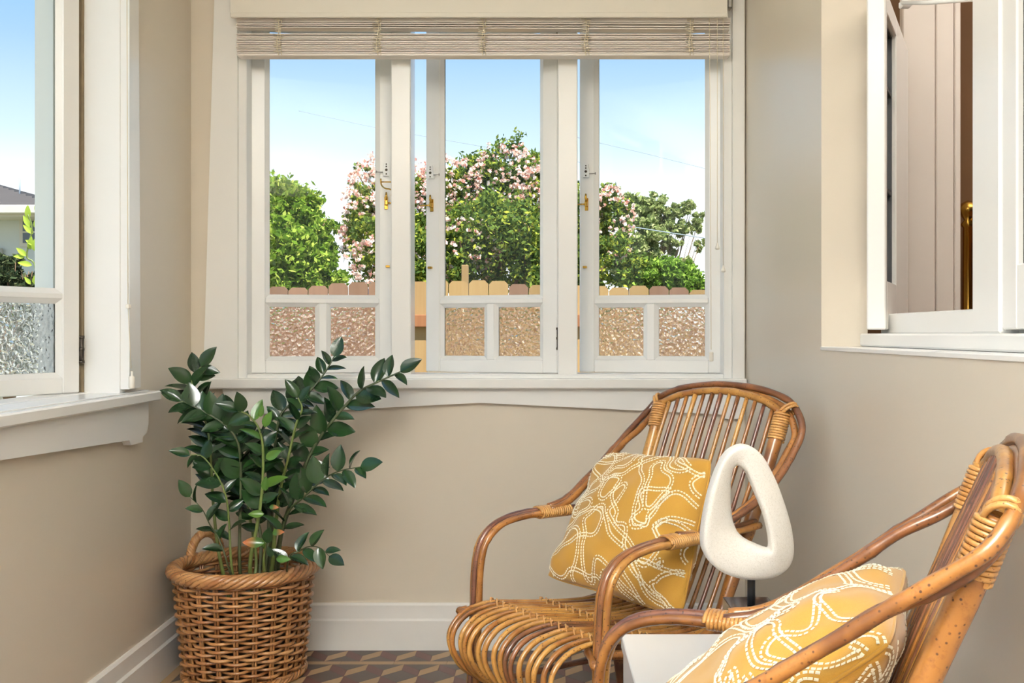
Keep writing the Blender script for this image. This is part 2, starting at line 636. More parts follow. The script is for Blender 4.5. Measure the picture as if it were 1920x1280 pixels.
def clip(poly, axis, lim, keep_less):
    out = []
    for i in range(len(poly)):
        a, b_ = poly[i - 1], poly[i]
        ia = (a[axis] <= lim) == keep_less or a[axis] == lim
        ib = (b_[axis] <= lim) == keep_less or b_[axis] == lim
        if ia != ib:
            t = (lim - a[axis]) / (b_[axis] - a[axis])
            out.append((a[0] + (b_[0] - a[0]) * t, a[1] + (b_[1] - a[1]) * t))
        if ib:
            out.append(b_)
    return out


def area(p):
    return abs(sum(p[i - 1][0] * p[i][1] - p[i][0] * p[i - 1][1] for i in range(len(p)))) / 2


def field(ytop, ybot, x0, x1, phase):
    """rows of tan and maroon parallelograms with charcoal squares on end between them"""
    h = PW / 2
    row = 0
    y = ytop
    while y > ybot - 2 * A:
        off = phase + (row % 2) * h
        i0 = int((x0 - off) / PW) - 2
        i1 = int((x1 - off) / PW) + 2
        for i in range(i0, i1):
            x = off + i * PW
            # peak at (x, y)
            tan = [(x, y), (x, y - A), (x - h, y - 2 * A), (x - h, y - A)]
            red = [(x, y), (x + h, y - A), (x + h, y - 2 * A), (x, y - A)]
            drk = [(x, y - A), (x + h, y - 2 * A), (x, y - 3 * A), (x - h, y - 2 * A)]
            for k, p in (('tile_tan', tan), ('tile_red', red), ('tile_dark', drk)):
                p = clip(p, 0, x0, False); p = p and clip(p, 0, x1, True)
                p = p and clip(p, 1, ytop, True); p = p and clip(p, 1, ybot, False)
                if p and len(p) > 2 and area(p) > 2e-5:
                    tiles.append((k, p))
            if row == 0:
                p = [(x, y), (x + h, y - A), (x + PW, y)]
                p = clip(p, 0, x0, False); p = p and clip(p, 0, x1, True)
                if p and len(p) > 2 and area(p) > 2e-5:
                    tiles.append(('tile_dark', p))
        row += 1
        y -= 2 * A


xpk = at(719, 1216, D).x      # a tan peak on the border row
field(Y1, yb0, x_strip, XR - .02, xpk)
xpk2 = (690.5 - VX) * (ys0) / F_PX
field(ys0, YB, x_strip, XR - .02, xpk2)
x = xl_in
while x < XR - .02:
    tiles.append(('tile_tan', [(x, ys0), (min(x + .17, XR - .02), ys0), (min(x + .17, XR - .02), yb0), (x, yb0)]))
    x += .17
y = Y1
while y > YB:
    tiles.append(('tile_tan', [(xl_in, max(y - .17, YB)), (x_strip, max(y - .17, YB)), (x_strip, y), (xl_in, y)]))
    y -= .17


def tile_geo(mb, p):
    cx = sum(q[0] for q in p) / len(p); cy = sum(q[1] for q in p) / len(p)
    g = .0006
    q = []
    for (a, b_) in p:
        dx, dy = cx - a, cy - b_
        l = math.hypot(dx, dy) + 1e-9
        q.append((a + dx / l * g, b_ + dy / l * g))
    mb.prism(q, 'z', -.012, 0.0)


def tile_rank(t):
    cx = sum(q[0] for q in t[1]) / len(t[1]); cy = sum(q[1] for q in t[1]) / len(t[1])
    vis = cy > 3.02 and cx < .30
    return (0 if vis else 1, -cy)
tiles.sort(key=tile_rank)
for k, p in tiles[:290]:
    mb = MB(); tile_geo(mb, p)
    mb.build('tile', M[k], floor)
for k in ('tile_tan', 'tile_red', 'tile_dark'):
    mb = MB()
    for kk, p in tiles[290:]:
        if kk == k:
            tile_geo(mb, p)
    o = mb.build('tile_field', M[k], floor)
    o['kind'] = 'stuff'


# ------------------------------------------------------------------ casement sash (local: x across from hinge, z up, y = thickness)
def build_sash(name, w, z0, zg0, zg1, zu0, z1, parent, Mx, hinge_left, latch=None, st=.054, T=.036):
    """frame of stiles and rails; lower pair of obscure panes, tall clear pane"""
    mb = MB()
    bt = .062
    mb.box(0, st, 0, T, z0, z1, .003)
    mb.box(w - st, w, 0, T, z0, z1, .003)
    mb.box(st, w - st, 0, T, z0, zg0 - .012, .002)
    mb.box(st, w - st, 0, T, zg1 + .010, zu0 - .012, .002)
    mb.box(st, w - st, 0, T, z1 - bt, z1, .002)
    sash = mb.build(name, M['trim'], parent)
    sash.matrix_local = Mx
    cx = w / 2
    MB().box(cx - .014, cx + .014, .002, T - .002, zg0 - .012, zg1 + .010, .002).build('muntin', M['trim'], sash)
    def bead(x0, x1, za, zb):
        b = .013
        m = MB()
        # sloped glazing bead around a pane, both faces
        for yy, yo in ((0.004, T * .5 - .004), (T - .004, T * .5 + .004)):
            o = [(x0, za), (x1, za), (x1, zb), (x0, zb)]
            i = [(x0 + b, za + b), (x1 - b, za + b), (x1 - b, zb - b), (x0 + b, zb - b)]
            v = [(p[0], yy, p[1]) for p in o] + [(p[0], yo, p[1]) for p in i]
            m.add(v, [(k, (k + 1) % 4, 4 + (k + 1) % 4, 4 + k) for k in range(4)])
        m.build('glazing_bead', M['trim'], sash)
    bead(st, cx - .014, zg0 - .012, zg1 + .010)
    bead(cx + .014, w - st, zg0 - .012, zg1 + .010)
    bead(st, w - st, zu0 - .012, z1 - bt)
    for (a, b_) in ((st + .004, cx - .018), (cx + .018, w - st - .004)):
        MB().box(a, b_, T * .5 - .002, T * .5 + .002, zg0 - .008, zg1 + .006).build('obscure_pane', M['obscure'], sash)
    MB().box(st + .004, w - st - .004, T * .5 - .0015, T * .5 + .0015, zu0 - .008, z1 - bt + .004).build('clear_pane', M['glass'], sash)
    hx = -.004 if hinge_left else w + .004
    for hz in (z0 + .08, z1 - .16):
        mh = MB().tube([(hx, -.003, hz), (hx, -.003, hz + .075)], .0055, 8)
        for k in (0, .035, .068):
            mh.tube([(hx, -.003, hz + k), (hx, -.003, hz + k + .008)], .0072, 8)
        mh.build('hinge', M['hinge'], sash)
    if latch:
        lx, s = latch        # x of lock axis, direction of the pin
        zl = z0 + .70
        lk = MB()
        lk.prism([(lx - .010, zl - .016), (lx + .010, zl - .016), (lx + .012 * 1, zl), (lx + .007, zl + .030), (lx - .007, zl + .030), (lx - .012, zl)], 'y', -.014, .001)
        lko = lk.build('sash_lock', M['white_metal'], sash)
        for dz, r in ((.024, .0024), (.016, .0026), (.004, .0046), (-.010, .0026)):
            MB().lathe([(r, 0), (r, .0025), (r * .6, .003)], 10).xf(Matrix.Translation((lx, -.0135, zl + dz)) @ Matrix.Rotation(math.pi / 2, 4, 'X')).build('lock_screw', M['hinge'], lko)
        MB().tube([(lx + s * .008, -.012, zl - .004), (lx + s * .036, -.014, zl - .004)], .0016, 6).tube([(lx + s * .034, -.014, zl - .008), (lx + s * .034, -.014, zl + .0)], .002, 6).build('lock_pin', M['steel'], lko)
        zb = zl - .11
        ca = MB()
        ca.box(lx - .006, lx + .006, -.004, .001, zb - .022, zb + .022, .001)
        ca.box(lx - .005, lx + .005, -.016, -.003, zb - .008, zb + .010, .002)
        ca.tube([(lx, -.012, zb + .008), (lx, -.015, zb + .022), (lx, -.015, zb + .036)], [.003, .0045, .003], 8)
        ca.tube([(lx, -.010, zb), (lx - s * .02, -.010, zb), (lx - s * .045, -.004, zb + .002)], .0028, 6)
        ca.build('brass_fastener', M['brass'], sash)
        MB().box(lx - .012 if s > 0 else lx - .002, lx + .002 if s > 0 else lx + .012, -.012, .001, zl - .335, zl - .327, .001).build('keeper_plate', M['brass'], sash)
    return sash


# ------------------------------------------------------------------ window_1: triple casement in the back wall
win1 = empty('window_1', (0, D, 0))
S(win1); win1['label'] = 'white three-sash casement window with venetian blind above the back wall sill'
def W1(mb, name, mat='trim'):
    o = mb.build(name, M[mat]); o.parent = win1; o.matrix_parent_inverse = Matrix.Translation((0, -D, 0)); return o
bl = lambda px, Y=D: (px - VX) * Y / F_PX
zz = lambda py, Y=D: CAM_H - (py - VY) * Y / F_PX
T0 = .022
Yf = D - T0
# architraves (tapered on the left), head
W1(MB().prism([(bl(381, Yf), .905), (bl(445, Yf), .905), (bl(445, Yf), 2.30), (bl(404, Yf), 2.30)], 'y', Yf, D), 'architrave')
W1(MB().prism([(bl(1374, Yf), .905), (bl(1396, Yf), .905), (bl(1396, Yf), 2.30), (bl(1374, Yf), 2.30)], 'y', Yf, D), 'architrave')
W1(MB().box(bl(432), bl(1374), Yf, D, BZ1 - .01, 2.30), 'head_architrave')
# reveal linings
W1(MB().box(BX0, BX0 + .032, D - .004, D + WT, BZ0, BZ1, .002), 'jamb')
W1(MB().box(BX1 - .028, BX1, D - .004, D + WT, BZ0, BZ1, .002), 'jamb')
W1(MB().box(BX0, BX1, D - .004, D + WT, BZ1 - .03, BZ1, .002), 'head_lining')
Ym = D + .020
for a, b_ in ((733, 770), (1046, 1083)):
    W1(MB().box(bl(a, Ym), bl(b_, Ym), Ym, D + WT, BZ0, BZ1, .003), 'mullion')
# sill board, subsill, apron with drop feet
Ys = D - .050
zs1, zs0 = zz(710, Ys), zz(729, Ys)
W1(MB().box(XL + .004, XR - .002, Ys, D + .05, zs0, zs1, .004), 'sill')
W1(MB().box(BX0, BX1, D + .004, D + WT + .05, zs1 - .01, zs1 + .013, .004), 'subsill')
Ya = D - .022
ap = [(417, 729), (1396, 729), (1396, 779), (1394, 785), (1359, 785), (1357, 777), (900, 755), (464, 777), (462, 785), (427, 785), (424, 779)]
W1(MB().prism([(bl(p, Ya), zz(q, Ya)) for p, q in ap], 'y', Ya, D), 'apron')
# three sashes, ajar
YH = D + .058
sz = dict(z0=zs1 + .014, zg0=.9755, zg1=1.149, zu0=1.188, z1=2.165)
def sashM(hx, hy, ang, left, w):
    # hinge at left: local x runs to +X; hinge at right: local x=w at the hinge
    if left:
        return Matrix.Translation((hx, hy - D, 0)) @ Matrix.Rotation(ang, 4, 'Z')
    return Matrix.Translation((hx, hy - D, 0)) @ Matrix.Rotation(-ang, 4, 'Z') @ Matrix.Translation((-w, 0, 0))
h1 = bl(467, YH)
build_sash('casement_sash', .492, parent=win1, Mx=sashM(h1, YH, math.radians(11), True, .492), hinge_left=True, latch=(.462, -1), **sz)
h2 = bl(1045, YH)
build_sash('casement_sash', .492, parent=win1, Mx=sashM(h2, YH, math.radians(19), False, .492), hinge_left=False, latch=(.024, 1), **sz)
h3 = bl(1358, YH)
build_sash('casement_sash', .505, parent=win1, Mx=sashM(h3, YH, math.radians(15), False, .505), hinge_left=False, latch=(.026, 1), **sz)
# brass stay on the left mullion edge
st = MB()
p0 = at(733, 341, D + .06); p1 = at(714, 341, D + .08); p2 = at(733, 356, D + .03)
st.tube([p0, p1], .0022, 6)
st.tube(spline([at(714, 335, D + .08), at(715, 346, D + .075), at(722, 353, D + .05), at(734, 356, D + .03), at(734, 368, D + .03)], 14), .0026, 6)
W1(st, 'casement_stay', 'brass')

# ------------------------------------------------------------------ blinds
Yb = D - .034
bx0, bx1 = bl(446, Yb), bl(1368, Yb)
blind = empty('venetian_blind', ((bx0 + bx1) / 2, Yb, zz(107, Yb)))
tag(blind, 'cream slatted venetian blind drawn up in a stack under the roller shade', 'blind')
ib = Matrix.Translation(-blind.location)
def BL(mb, name, mat='blind'):
    o = mb.build(name, M[mat]); o.parent = blind; o.matrix_parent_inverse = ib; return o
BL(MB().box(bx0, bx1, Yb - .018, Yb + .018, zz(45, Yb), zz(36, Yb), .002), 'head_rail')
n_sl = 15
tops = [zz(47, Yb), zz(53, Yb), zz(59, Yb)]
for i in range(n_sl):
    z = zz(58.5 + i * 3.05, Yb) if i > 2 else zz((48.0, 51.5, 55.5)[i], Yb)
    w = rnd.uniform(-.002, .002)
    mbs = MB().box(bx0 + .002 + w, bx1 - .002 + w, Yb - .0215 + rnd.uniform(-.005, .004), Yb + .0215, z - .0016, z + .0014, .0006)
    tl = rnd.uniform(-.0010, .0010)
    mbs.v = [(x_, y_, z_ + (x_ - bx0) * tl + (.0030 if i < 3 else .0004) * math.sin((x_ - bx0) * 2 + i)) for x_, y_, z_ in mbs.v]
    BL(mbs, 'slat')
BL(MB().box(bx0 + .002, bx1 - .002, Yb - .024, Yb + .024, zz(108, Yb), zz(103, Yb), .003), 'bottom_rail')
for px in (525, 710, 905, 1097, 1291):
    x = bl(px, Yb)
    m = MB()
    for k in range(16):
        za = zz(40 + k * 4.0, Yb)
        r = rnd.uniform
        m.tube(spline([(x - r(.006, .016), Yb - .026, za), (x + r(-.004, .004), Yb - .031 - r(0, .004), za - r(.001, .006)), (x + r(.006, .018), Yb - .026, za - r(-.004, .006))], 6), .0013, 5)
    m.tube(spline([(x, Yb - .027, zz(37, Yb)), (x + .004, Yb - .030, zz(60, Yb)), (x - .003, Yb - .030, zz(85, Yb)), (x + .002, Yb - .027, zz(108, Yb))], 12), .0016, 5)
    m.tube([(x + .012, Yb - .026, zz(40, Yb)), (x + .006, Yb - .028, zz(80, Yb)), (x + .012, Yb - .026, zz(107, Yb))], .0011, 5)
    BL(m, 'ladder_cord', 'cord')
for px, py, big in ((1330, 655, True), (1345, 460, False), (1356, 502, False)):
    x = bl(px, Yb - .03)
    BL(MB().tube([(x, Yb - .029, zz(38, Yb)), (x + (.002 if big else 0), Yb - .031, zz(200, Yb)), (x + (.006 if big else 0), Yb - .03, zz(py, Yb))], .0010, 5), 'lift_cord', 'cord')
    if big:
        x += .006
        BL(MB().box(x - .007, x + .007, Yb - .036, Yb - .024, zz(py + 22, Yb), zz(py + 4, Yb), .003), 'cord_tassel', 'tassel')
    else:
        BL(MB().lathe([(.0022, .010), (.004, .004), (.0075, -.006), (.008, -.010), (.005, -.013)], 12, (x, Yb - .03, zz(py + 2, Yb))), 'cord_tassel', 'tassel')

Yr = D - .082
rs = empty('roller_shade', (bl(900, Yr), Yr, zz(33, Yr)))
tag(rs, 'flat cream roller shade across the top of the back window', 'blind')
ir = Matrix.Translation(-rs.location)
def RS(mb, name, mat):
    o = mb.build(name, M[mat]); o.parent = rs; o.matrix_parent_inverse = ir; return o
RS(MB().box(bl(432, Yr), bl(1364, Yr), Yr, Yr + .003, zz(24, Yr), 2.34), 'shade_cloth', 'shade')
RS(MB().box(bl(432, Yr), bl(1364, Yr), Yr - .003, Yr + .008, zz(33, Yr), zz(23, Yr), .002), 'bottom_bar', 'shade')
RS(MB().tube([(bl(430, Yr), Yr + .022, 2.37), (bl(1366, Yr), Yr + .022, 2.37)], .024, 16), 'roller_tube', 'shade')
RS(MB().box(bl(1364, Yr), bl(1374, Yr), Yr, Yr + .035, zz(15, Yr), 2.38, .004), 'side_bracket', 'steel')

# ------------------------------------------------------------------ window_2: casements in the left wall
win2 = empty('window_2', (XL, 2.1, 0))
S(win2); win2['label'] = 'white casement window standing ajar in the left wall'
i2 = Matrix.Translation(-win2.location)
def W2(mb, name, mat='trim'):
    o = mb.build(name, M[mat]); o.parent = win2; o.matrix_parent_inverse = i2; return o
xa = XL + .020
def arch_left(y_in, y_out_b, y_out_t, name):
    W2(MB().prism([(y_in, .90), (y_out_b, .90), (y_out_t, 2.56), (y_in, 2.56)], 'x', XL, xa), name)
yo = -xa * F_PX / (VX - 264)
yo_t = -xa * F_PX / (VX - 261)
arch_left(LY1, yo, yo_t - .01, 'architrave')
W2(MB().prism([(LY1, .90), (LY1 + .05, .90), (LY1 + .05, 2.45), (LY1, 2.45)], 'x', xa, xa + .006), 'architrave_bead')
arch_left(LY0, LY0 - .13, LY0 - .10, 'architrave')
W2(MB().box(XL, xa, LY0 - .1, LY1 + .1, LZ1 - .01, 2.56), 'head_architrave')
for y0_, y1_ in ((LY1 - .004, LY1 + .03), (LY0 - .03, LY0 + .004)):
    W2(MB().box(XL - .236, XL + .001, y0_, y1_, LZ0, LZ1, .001), 'jamb')
W2(MB().box(XL - WT, XL, LY0, LY1, LZ1 - .03, LZ1), 'head_lining')
W2(MB().box(XL - WT, XL - .03, 1.90, 1.96, LZ0, LZ1, .003), 'mullion')
W2(MB().box(XL - WT - .03, XL - .085, LY0, LY1, LZ0 - .01, .892, .003), 'subsill')
xs = XL + .046
W2(MB().box(XL - .10, xs, LY0 - .17, 3.07, .857, .886, .004), 'sill')
W2(MB().box(XL - .09, xs - .028, LY0 - .14, 3.045, .886, .8895, .001), 'sill_fillet')
za = .857
apL = [(3.03, za), (3.03, .79), (3.015, .765), (2.985, .757), (2.985, .742), (2.90, .742), (2.888, .757), (2.10, .79), (LY0 - .02, .757), (LY0 - .03, .742), (LY0 - .12, .742), (LY0 - .15, .79), (LY0 - .15, za)]
W2(MB().prism(apL, 'x', XL, XL + .022), 'apron')
# olive-brown strip over the jamb face in the hinge gap
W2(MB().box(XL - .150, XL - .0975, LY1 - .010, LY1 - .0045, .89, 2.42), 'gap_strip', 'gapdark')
sL = dict(z0=.893, zg0=.9485, zg1=1.138, zu0=1.176, z1=2.42)
def sash2(hy, ang, w, near):
    # hinge on the far end (y high), swings outward (-x)
    Mx = Matrix.Translation((-.097 - .0, hy - 2.1, 0)) @ Matrix.Rotation(-math.pi / 2 - ang, 4, 'Z') @ Matrix.Diagonal((1, -1, 1, 1))
    return build_sash('casement_sash', w, parent=win2, Mx=Mx, hinge_left=True, **sL)
sash2(LY1 - .034, math.radians(27), .70, False)
Mx_c = Matrix.Translation((-.075, LY0 + .012 - 2.1, 0)) @ Matrix.Rotation(math.pi / 2, 4, 'Z')
build_sash('casement_sash', .86, parent=win2, Mx=Mx_c, hinge_left=True, **sL)

# blind cord hanging by the left architrave
bc = empty('blind_cord', (xa + .012, 2.93, .90))
tag(bc, 'thin cream blind cord with clear toggle hanging by the left window', 'cord')
ibc = Matrix.Translation(-bc.location)
def BC(mb, name, mat):
    o = mb.build(name, M[mat]); o.parent = bc; o.matrix_parent_inverse = ibc; return o
pt = lambda px, py: at(px, py, -(xa + .012) * -1 and (-(xa + .012)) * F_PX / (VX - px))
BC(MB().tube([pt(238, -60), pt(239, 300), pt(240, 570)], .0012, 5).tube([pt(240, 575), pt(246, 690)], .0009, 5), 'cord', 'cord')
c_ = pt(240, 574)
BC(MB().box(c_.x - .004, c_.x + .006, c_.y - .009, c_.y + .009, c_.z - .006, c_.z + .006, .002), 'toggle', 'tassel')
c_ = pt(247, 716)
BC(MB().lathe([(.003, .030), (.003, .018), (.0085, .014), (.009, -.014), (.007, -.018)], 12, tuple(c_)), 'cord_tassel', 'tassel')

# left wall, second window (behind the camera's left)
win4 = empty('window_4', (XL, -.1, 0)); S(win4)
def W4(mb, name, mat='trim'):
    o = mb.build(name, M[mat]); o.parent = win4; o.matrix_parent_inverse = Matrix.Translation(-win4.location); return o
for y0_, y1_ in ((-.95, -.91), (.71, .75), (-.13, -.07)):
    W4(MB().box(XL - WT, XL, y0_, y1_, LZ0, LZ1, .002), 'jamb')
W4(MB().box(XL - .1, xs, -1.05, .85, .857, .886, .004), 'sill')
# glazed doors behind the camera
door = empty('door_1', (-.25, YB - .07, 0)); S(door)
def DR(mb, name, mat='trim'):
    o = mb.build(name, M[mat]); o.parent = door; o.matrix_parent_inverse = Matrix.Translation(-door.location); return o
for x0_, x1_ in ((XL + .22, XL + .30), (-.29, -.19), (XR - .30, XR - .22)):
    DR(MB().box(x0_, x1_, YB - .09, YB - .05, 0, 2.2, .003), 'stile')
DR(MB().box(XL + .22, XR - .22, YB - .09, YB - .05, .0, .2, .003), 'rail')

# ------------------------------------------------------------------ window_3: leaded interior window in the right recess
win3 = empty('window_3', (RXW, 1.9, RZ0)); S(win3)
win3['label'] = 'old leaded casement window in the right wall recess, one sash swung open'
i3 = Matrix.Translation(-win3.location)
def W3(mb, name, mat='trim'):
    o = mb.build(name, M[mat]); o.parent = win3; o.matrix_parent_inverse = i3; return o
W3(MB().box(RXW - .022, RXW + .09, RY0, RY1 - .001, RZ0 + .004, 1.055, .004), 'sill')
W3(MB().box(XR - .003, RXW, RY0, RY1, RZ0 - .006, RZ0 + .003, .001), 'ledge')
W3(MB().box(RXW + .03, RXW + .09, RY0, RY1, 1.055, 1.102, .002), 'bottom_rail')
W3(MB().box(RXW - .005, RXW + .09, 1.80, 1.914, 1.055, RZ1, .004), 'mullion')
W3(MB().box(RXW, RXW + .09, RY0, RY1, RZ1 - .08, RZ1, .003), 'head')
W3(MB().box(RXW + .0, RXW + .09, RY0, RY0 + .06, 1.055, RZ1 - .08, .003), 'jamb')


def leaded(name, w, z0, z1, T, st, st2, bot, Mx, xs_, zs_):
    m = MB()
    m.box(0, st, 0, T, z0, z1, .003)
    m.box(w - st2, w, 0, T, z0, z1, .003)
    m.box(st, w - st2, 0, T, z0, z0 + bot, .002)
    m.box(st, w - st2, 0, T, z1 - .05, z1, .002)
    s = m.build(name, M['trim'], win3)
    s.matrix_local = Mx
    gz0, gz1 = z0 + bot, z1 - .05
    xs_ = [st] + xs_ + [w - st2]
    zs_ = [gz0] + zs_ + [gz1]
    l = MB()
    for x in xs_:
        l.box(x - .005, x + .005, T * .5 - .010, T * .5 + .010, gz0, gz1, .001)
    for z in zs_:
        l.box(xs_[0], xs_[-1], T * .5 - .009, T * .5 + .009, z - .005, z + .005, .001)
    l.build('lead_came', M['lead'], s)
    for xa_, xb_ in zip(xs_, xs_[1:]):
        for za_, zb_ in zip(zs_, zs_[1:]):
            MB().box(xa_ + .002, xb_ - .002, T * .5 - .001, T * .5 + .001, za_ + .002, zb_ - .002).build('pane', M['glass'], s)
    return s
ang = math.atan2(1, .457)
Mx = Matrix.Translation((.806 - RXW, 2.405 - 1.9, -RZ0)) @ Matrix.Rotation(ang, 4, 'Z')
leaded('open_sash', .58, 1.064, 1.86, .042, .036, .33, .115, Mx, [], [1.41, 1.66])
Mx = Matrix.Translation((.0, 1.80 - 1.9, -RZ0)) @ Matrix.Rotation(-math.pi / 2, 4, 'Z')
leaded('closed_sash', .56, 1.062, 2.24, .042, .055, .055, .11, Mx, [.20, .36], [1.41, 1.66, 1.91])
sb = MB().tube([at(1692, 5, 2.30), at(1740, 5, 2.16), at(1835, -2, 2.0)], .0045, 8)
sb.box(*(lambda c: (c.x - .01, c.x + .014, c.y - .012, c.y + .012, c.z - .008, c.z + .008))(at(1696, 8, 2.32)), .003)
W3(sb, 'window_stay', 'white_metal')

# bedroom beyond
S(MB().box(RXW, 5.1, 3.52, 3.60, 0, ZC).build('wall_bedroom_back', M['brownwall']))
S(MB().box(5.0, 5.1, YB, 3.6, 0, ZC).build('wall_bedroom_right', M['brownwall']))
S(MB().box(RXW + .10, 5.1, YB - .1, YB, 0, ZC).build('wall_bedroom_front', M['brownwall']))
S(MB().box(RXW + .10, 5.1, YB, 3.6, -.06, -.004).build('floor_bedroom', M['rail']))
S(MB().box(RXW, 5.1, YB, 3.6, ZC, ZC + .08).build('ceiling_bedroom', M['ceiling']))
pb = empty('folding_door', (1.16, 3.05, 0))
tag(pb, 'white boarded folding door standing behind the open leaded sash', 'door')
for a, b_, k in ((1693, 1755, 0), (1755.5, 1790, .004), (1790.5, 1803, .002)):
    Yp = 3.05 + k
    o = MB().box(bl(a, Yp), bl(b_, Yp) - .002, Yp, Yp + .03, 0.0, 2.25, .003).build('board', M['board'])
    o.parent = pb; o.matrix_parent_inverse = Matrix.Translation(-pb.location)
bed = empty('brass_bed', (1.38, 3.35, 0))
tag(bed, 'brass bedstead glinting in the dim bedroom beyond the right window', 'bed')
Ybd = 3.35
for px in (1815, 1838, 1862):
    x0_ = bl(px, Ybd) - 1.38
    hh = zz(392, Ybd) if px == 1815 else zz(412, Ybd)
    MB().lathe([(.016, 0), (.016, .9), (.028, .92), (.016, .95), (.028, 1.0), (.018, 1.02), (.016, hh - .06), (.024, hh - .05), (.012, hh - .035), (.026, hh - .015), (.030, hh), (.022, hh + .018), (.004, hh + .028)], 14, (x0_, 0, 0)).build('bed_post', M['brass'], bed)
for z in (.98, 1.08, .55):
    MB().tube([(bl(1815, Ybd) - 1.38, 0, z), (1.0, 0, z)], .016, 10).build('bed_rail', M['brass'], bed)

def fill_bowl_lamp(name, loc, watts, size, col, label):
    """added fill: area light thrown up at the ceiling, dressed as a hanging bowl"""
    e = empty(name, loc)
    tag(e, label, 'lamp')
    r = size / 2
    MB().lathe([(.02, -.07), (r * .6, -.055), (r * .95, -.02), (r, .0), (r - .006, .0), (r * .93, -.018), (r * .58, -.05), (.02, -.064)], 28).build('bowl', M['white_metal'], e)
    for k in range(3):
        a = 2 * math.pi * k / 3
        MB().tube([(r * .98 * math.cos(a), r * .98 * math.sin(a), 0), (0, 0, ZC - loc[2] - .01)], .002, 5).build('chain', M['steel'], e)
    ld = bpy.data.lights.new(name + '_light', 'AREA')
    ld.shape = 'DISK'; ld.size = size * .85; ld.energy = watts; ld.color = col
    lo = bpy.data.objects.new(name + '_light', ld)
    C.objects.link(lo); lo.parent = e
    lo.location = (0, 0, -.012); lo.rotation_euler = (math.pi, 0, 0)
    return e
fill_bowl_lamp('bedroom_fill_lamp', (1.9, 2.2, 2.1), 28, .4, (1, .93, .86), 'warm fill light in a bowl, added inside the bedroom')  # added to brighten the boards and bedroom, not a known fitting
fill_bowl_lamp('fill_bowl_lamp', (-.72, -.80, 2.12), 430, .5, (.94, .975, 1.0), 'fill light in a white bowl, added out of view behind the viewer')  # unseen fill added because daylight alone leaves the sunroom too dim
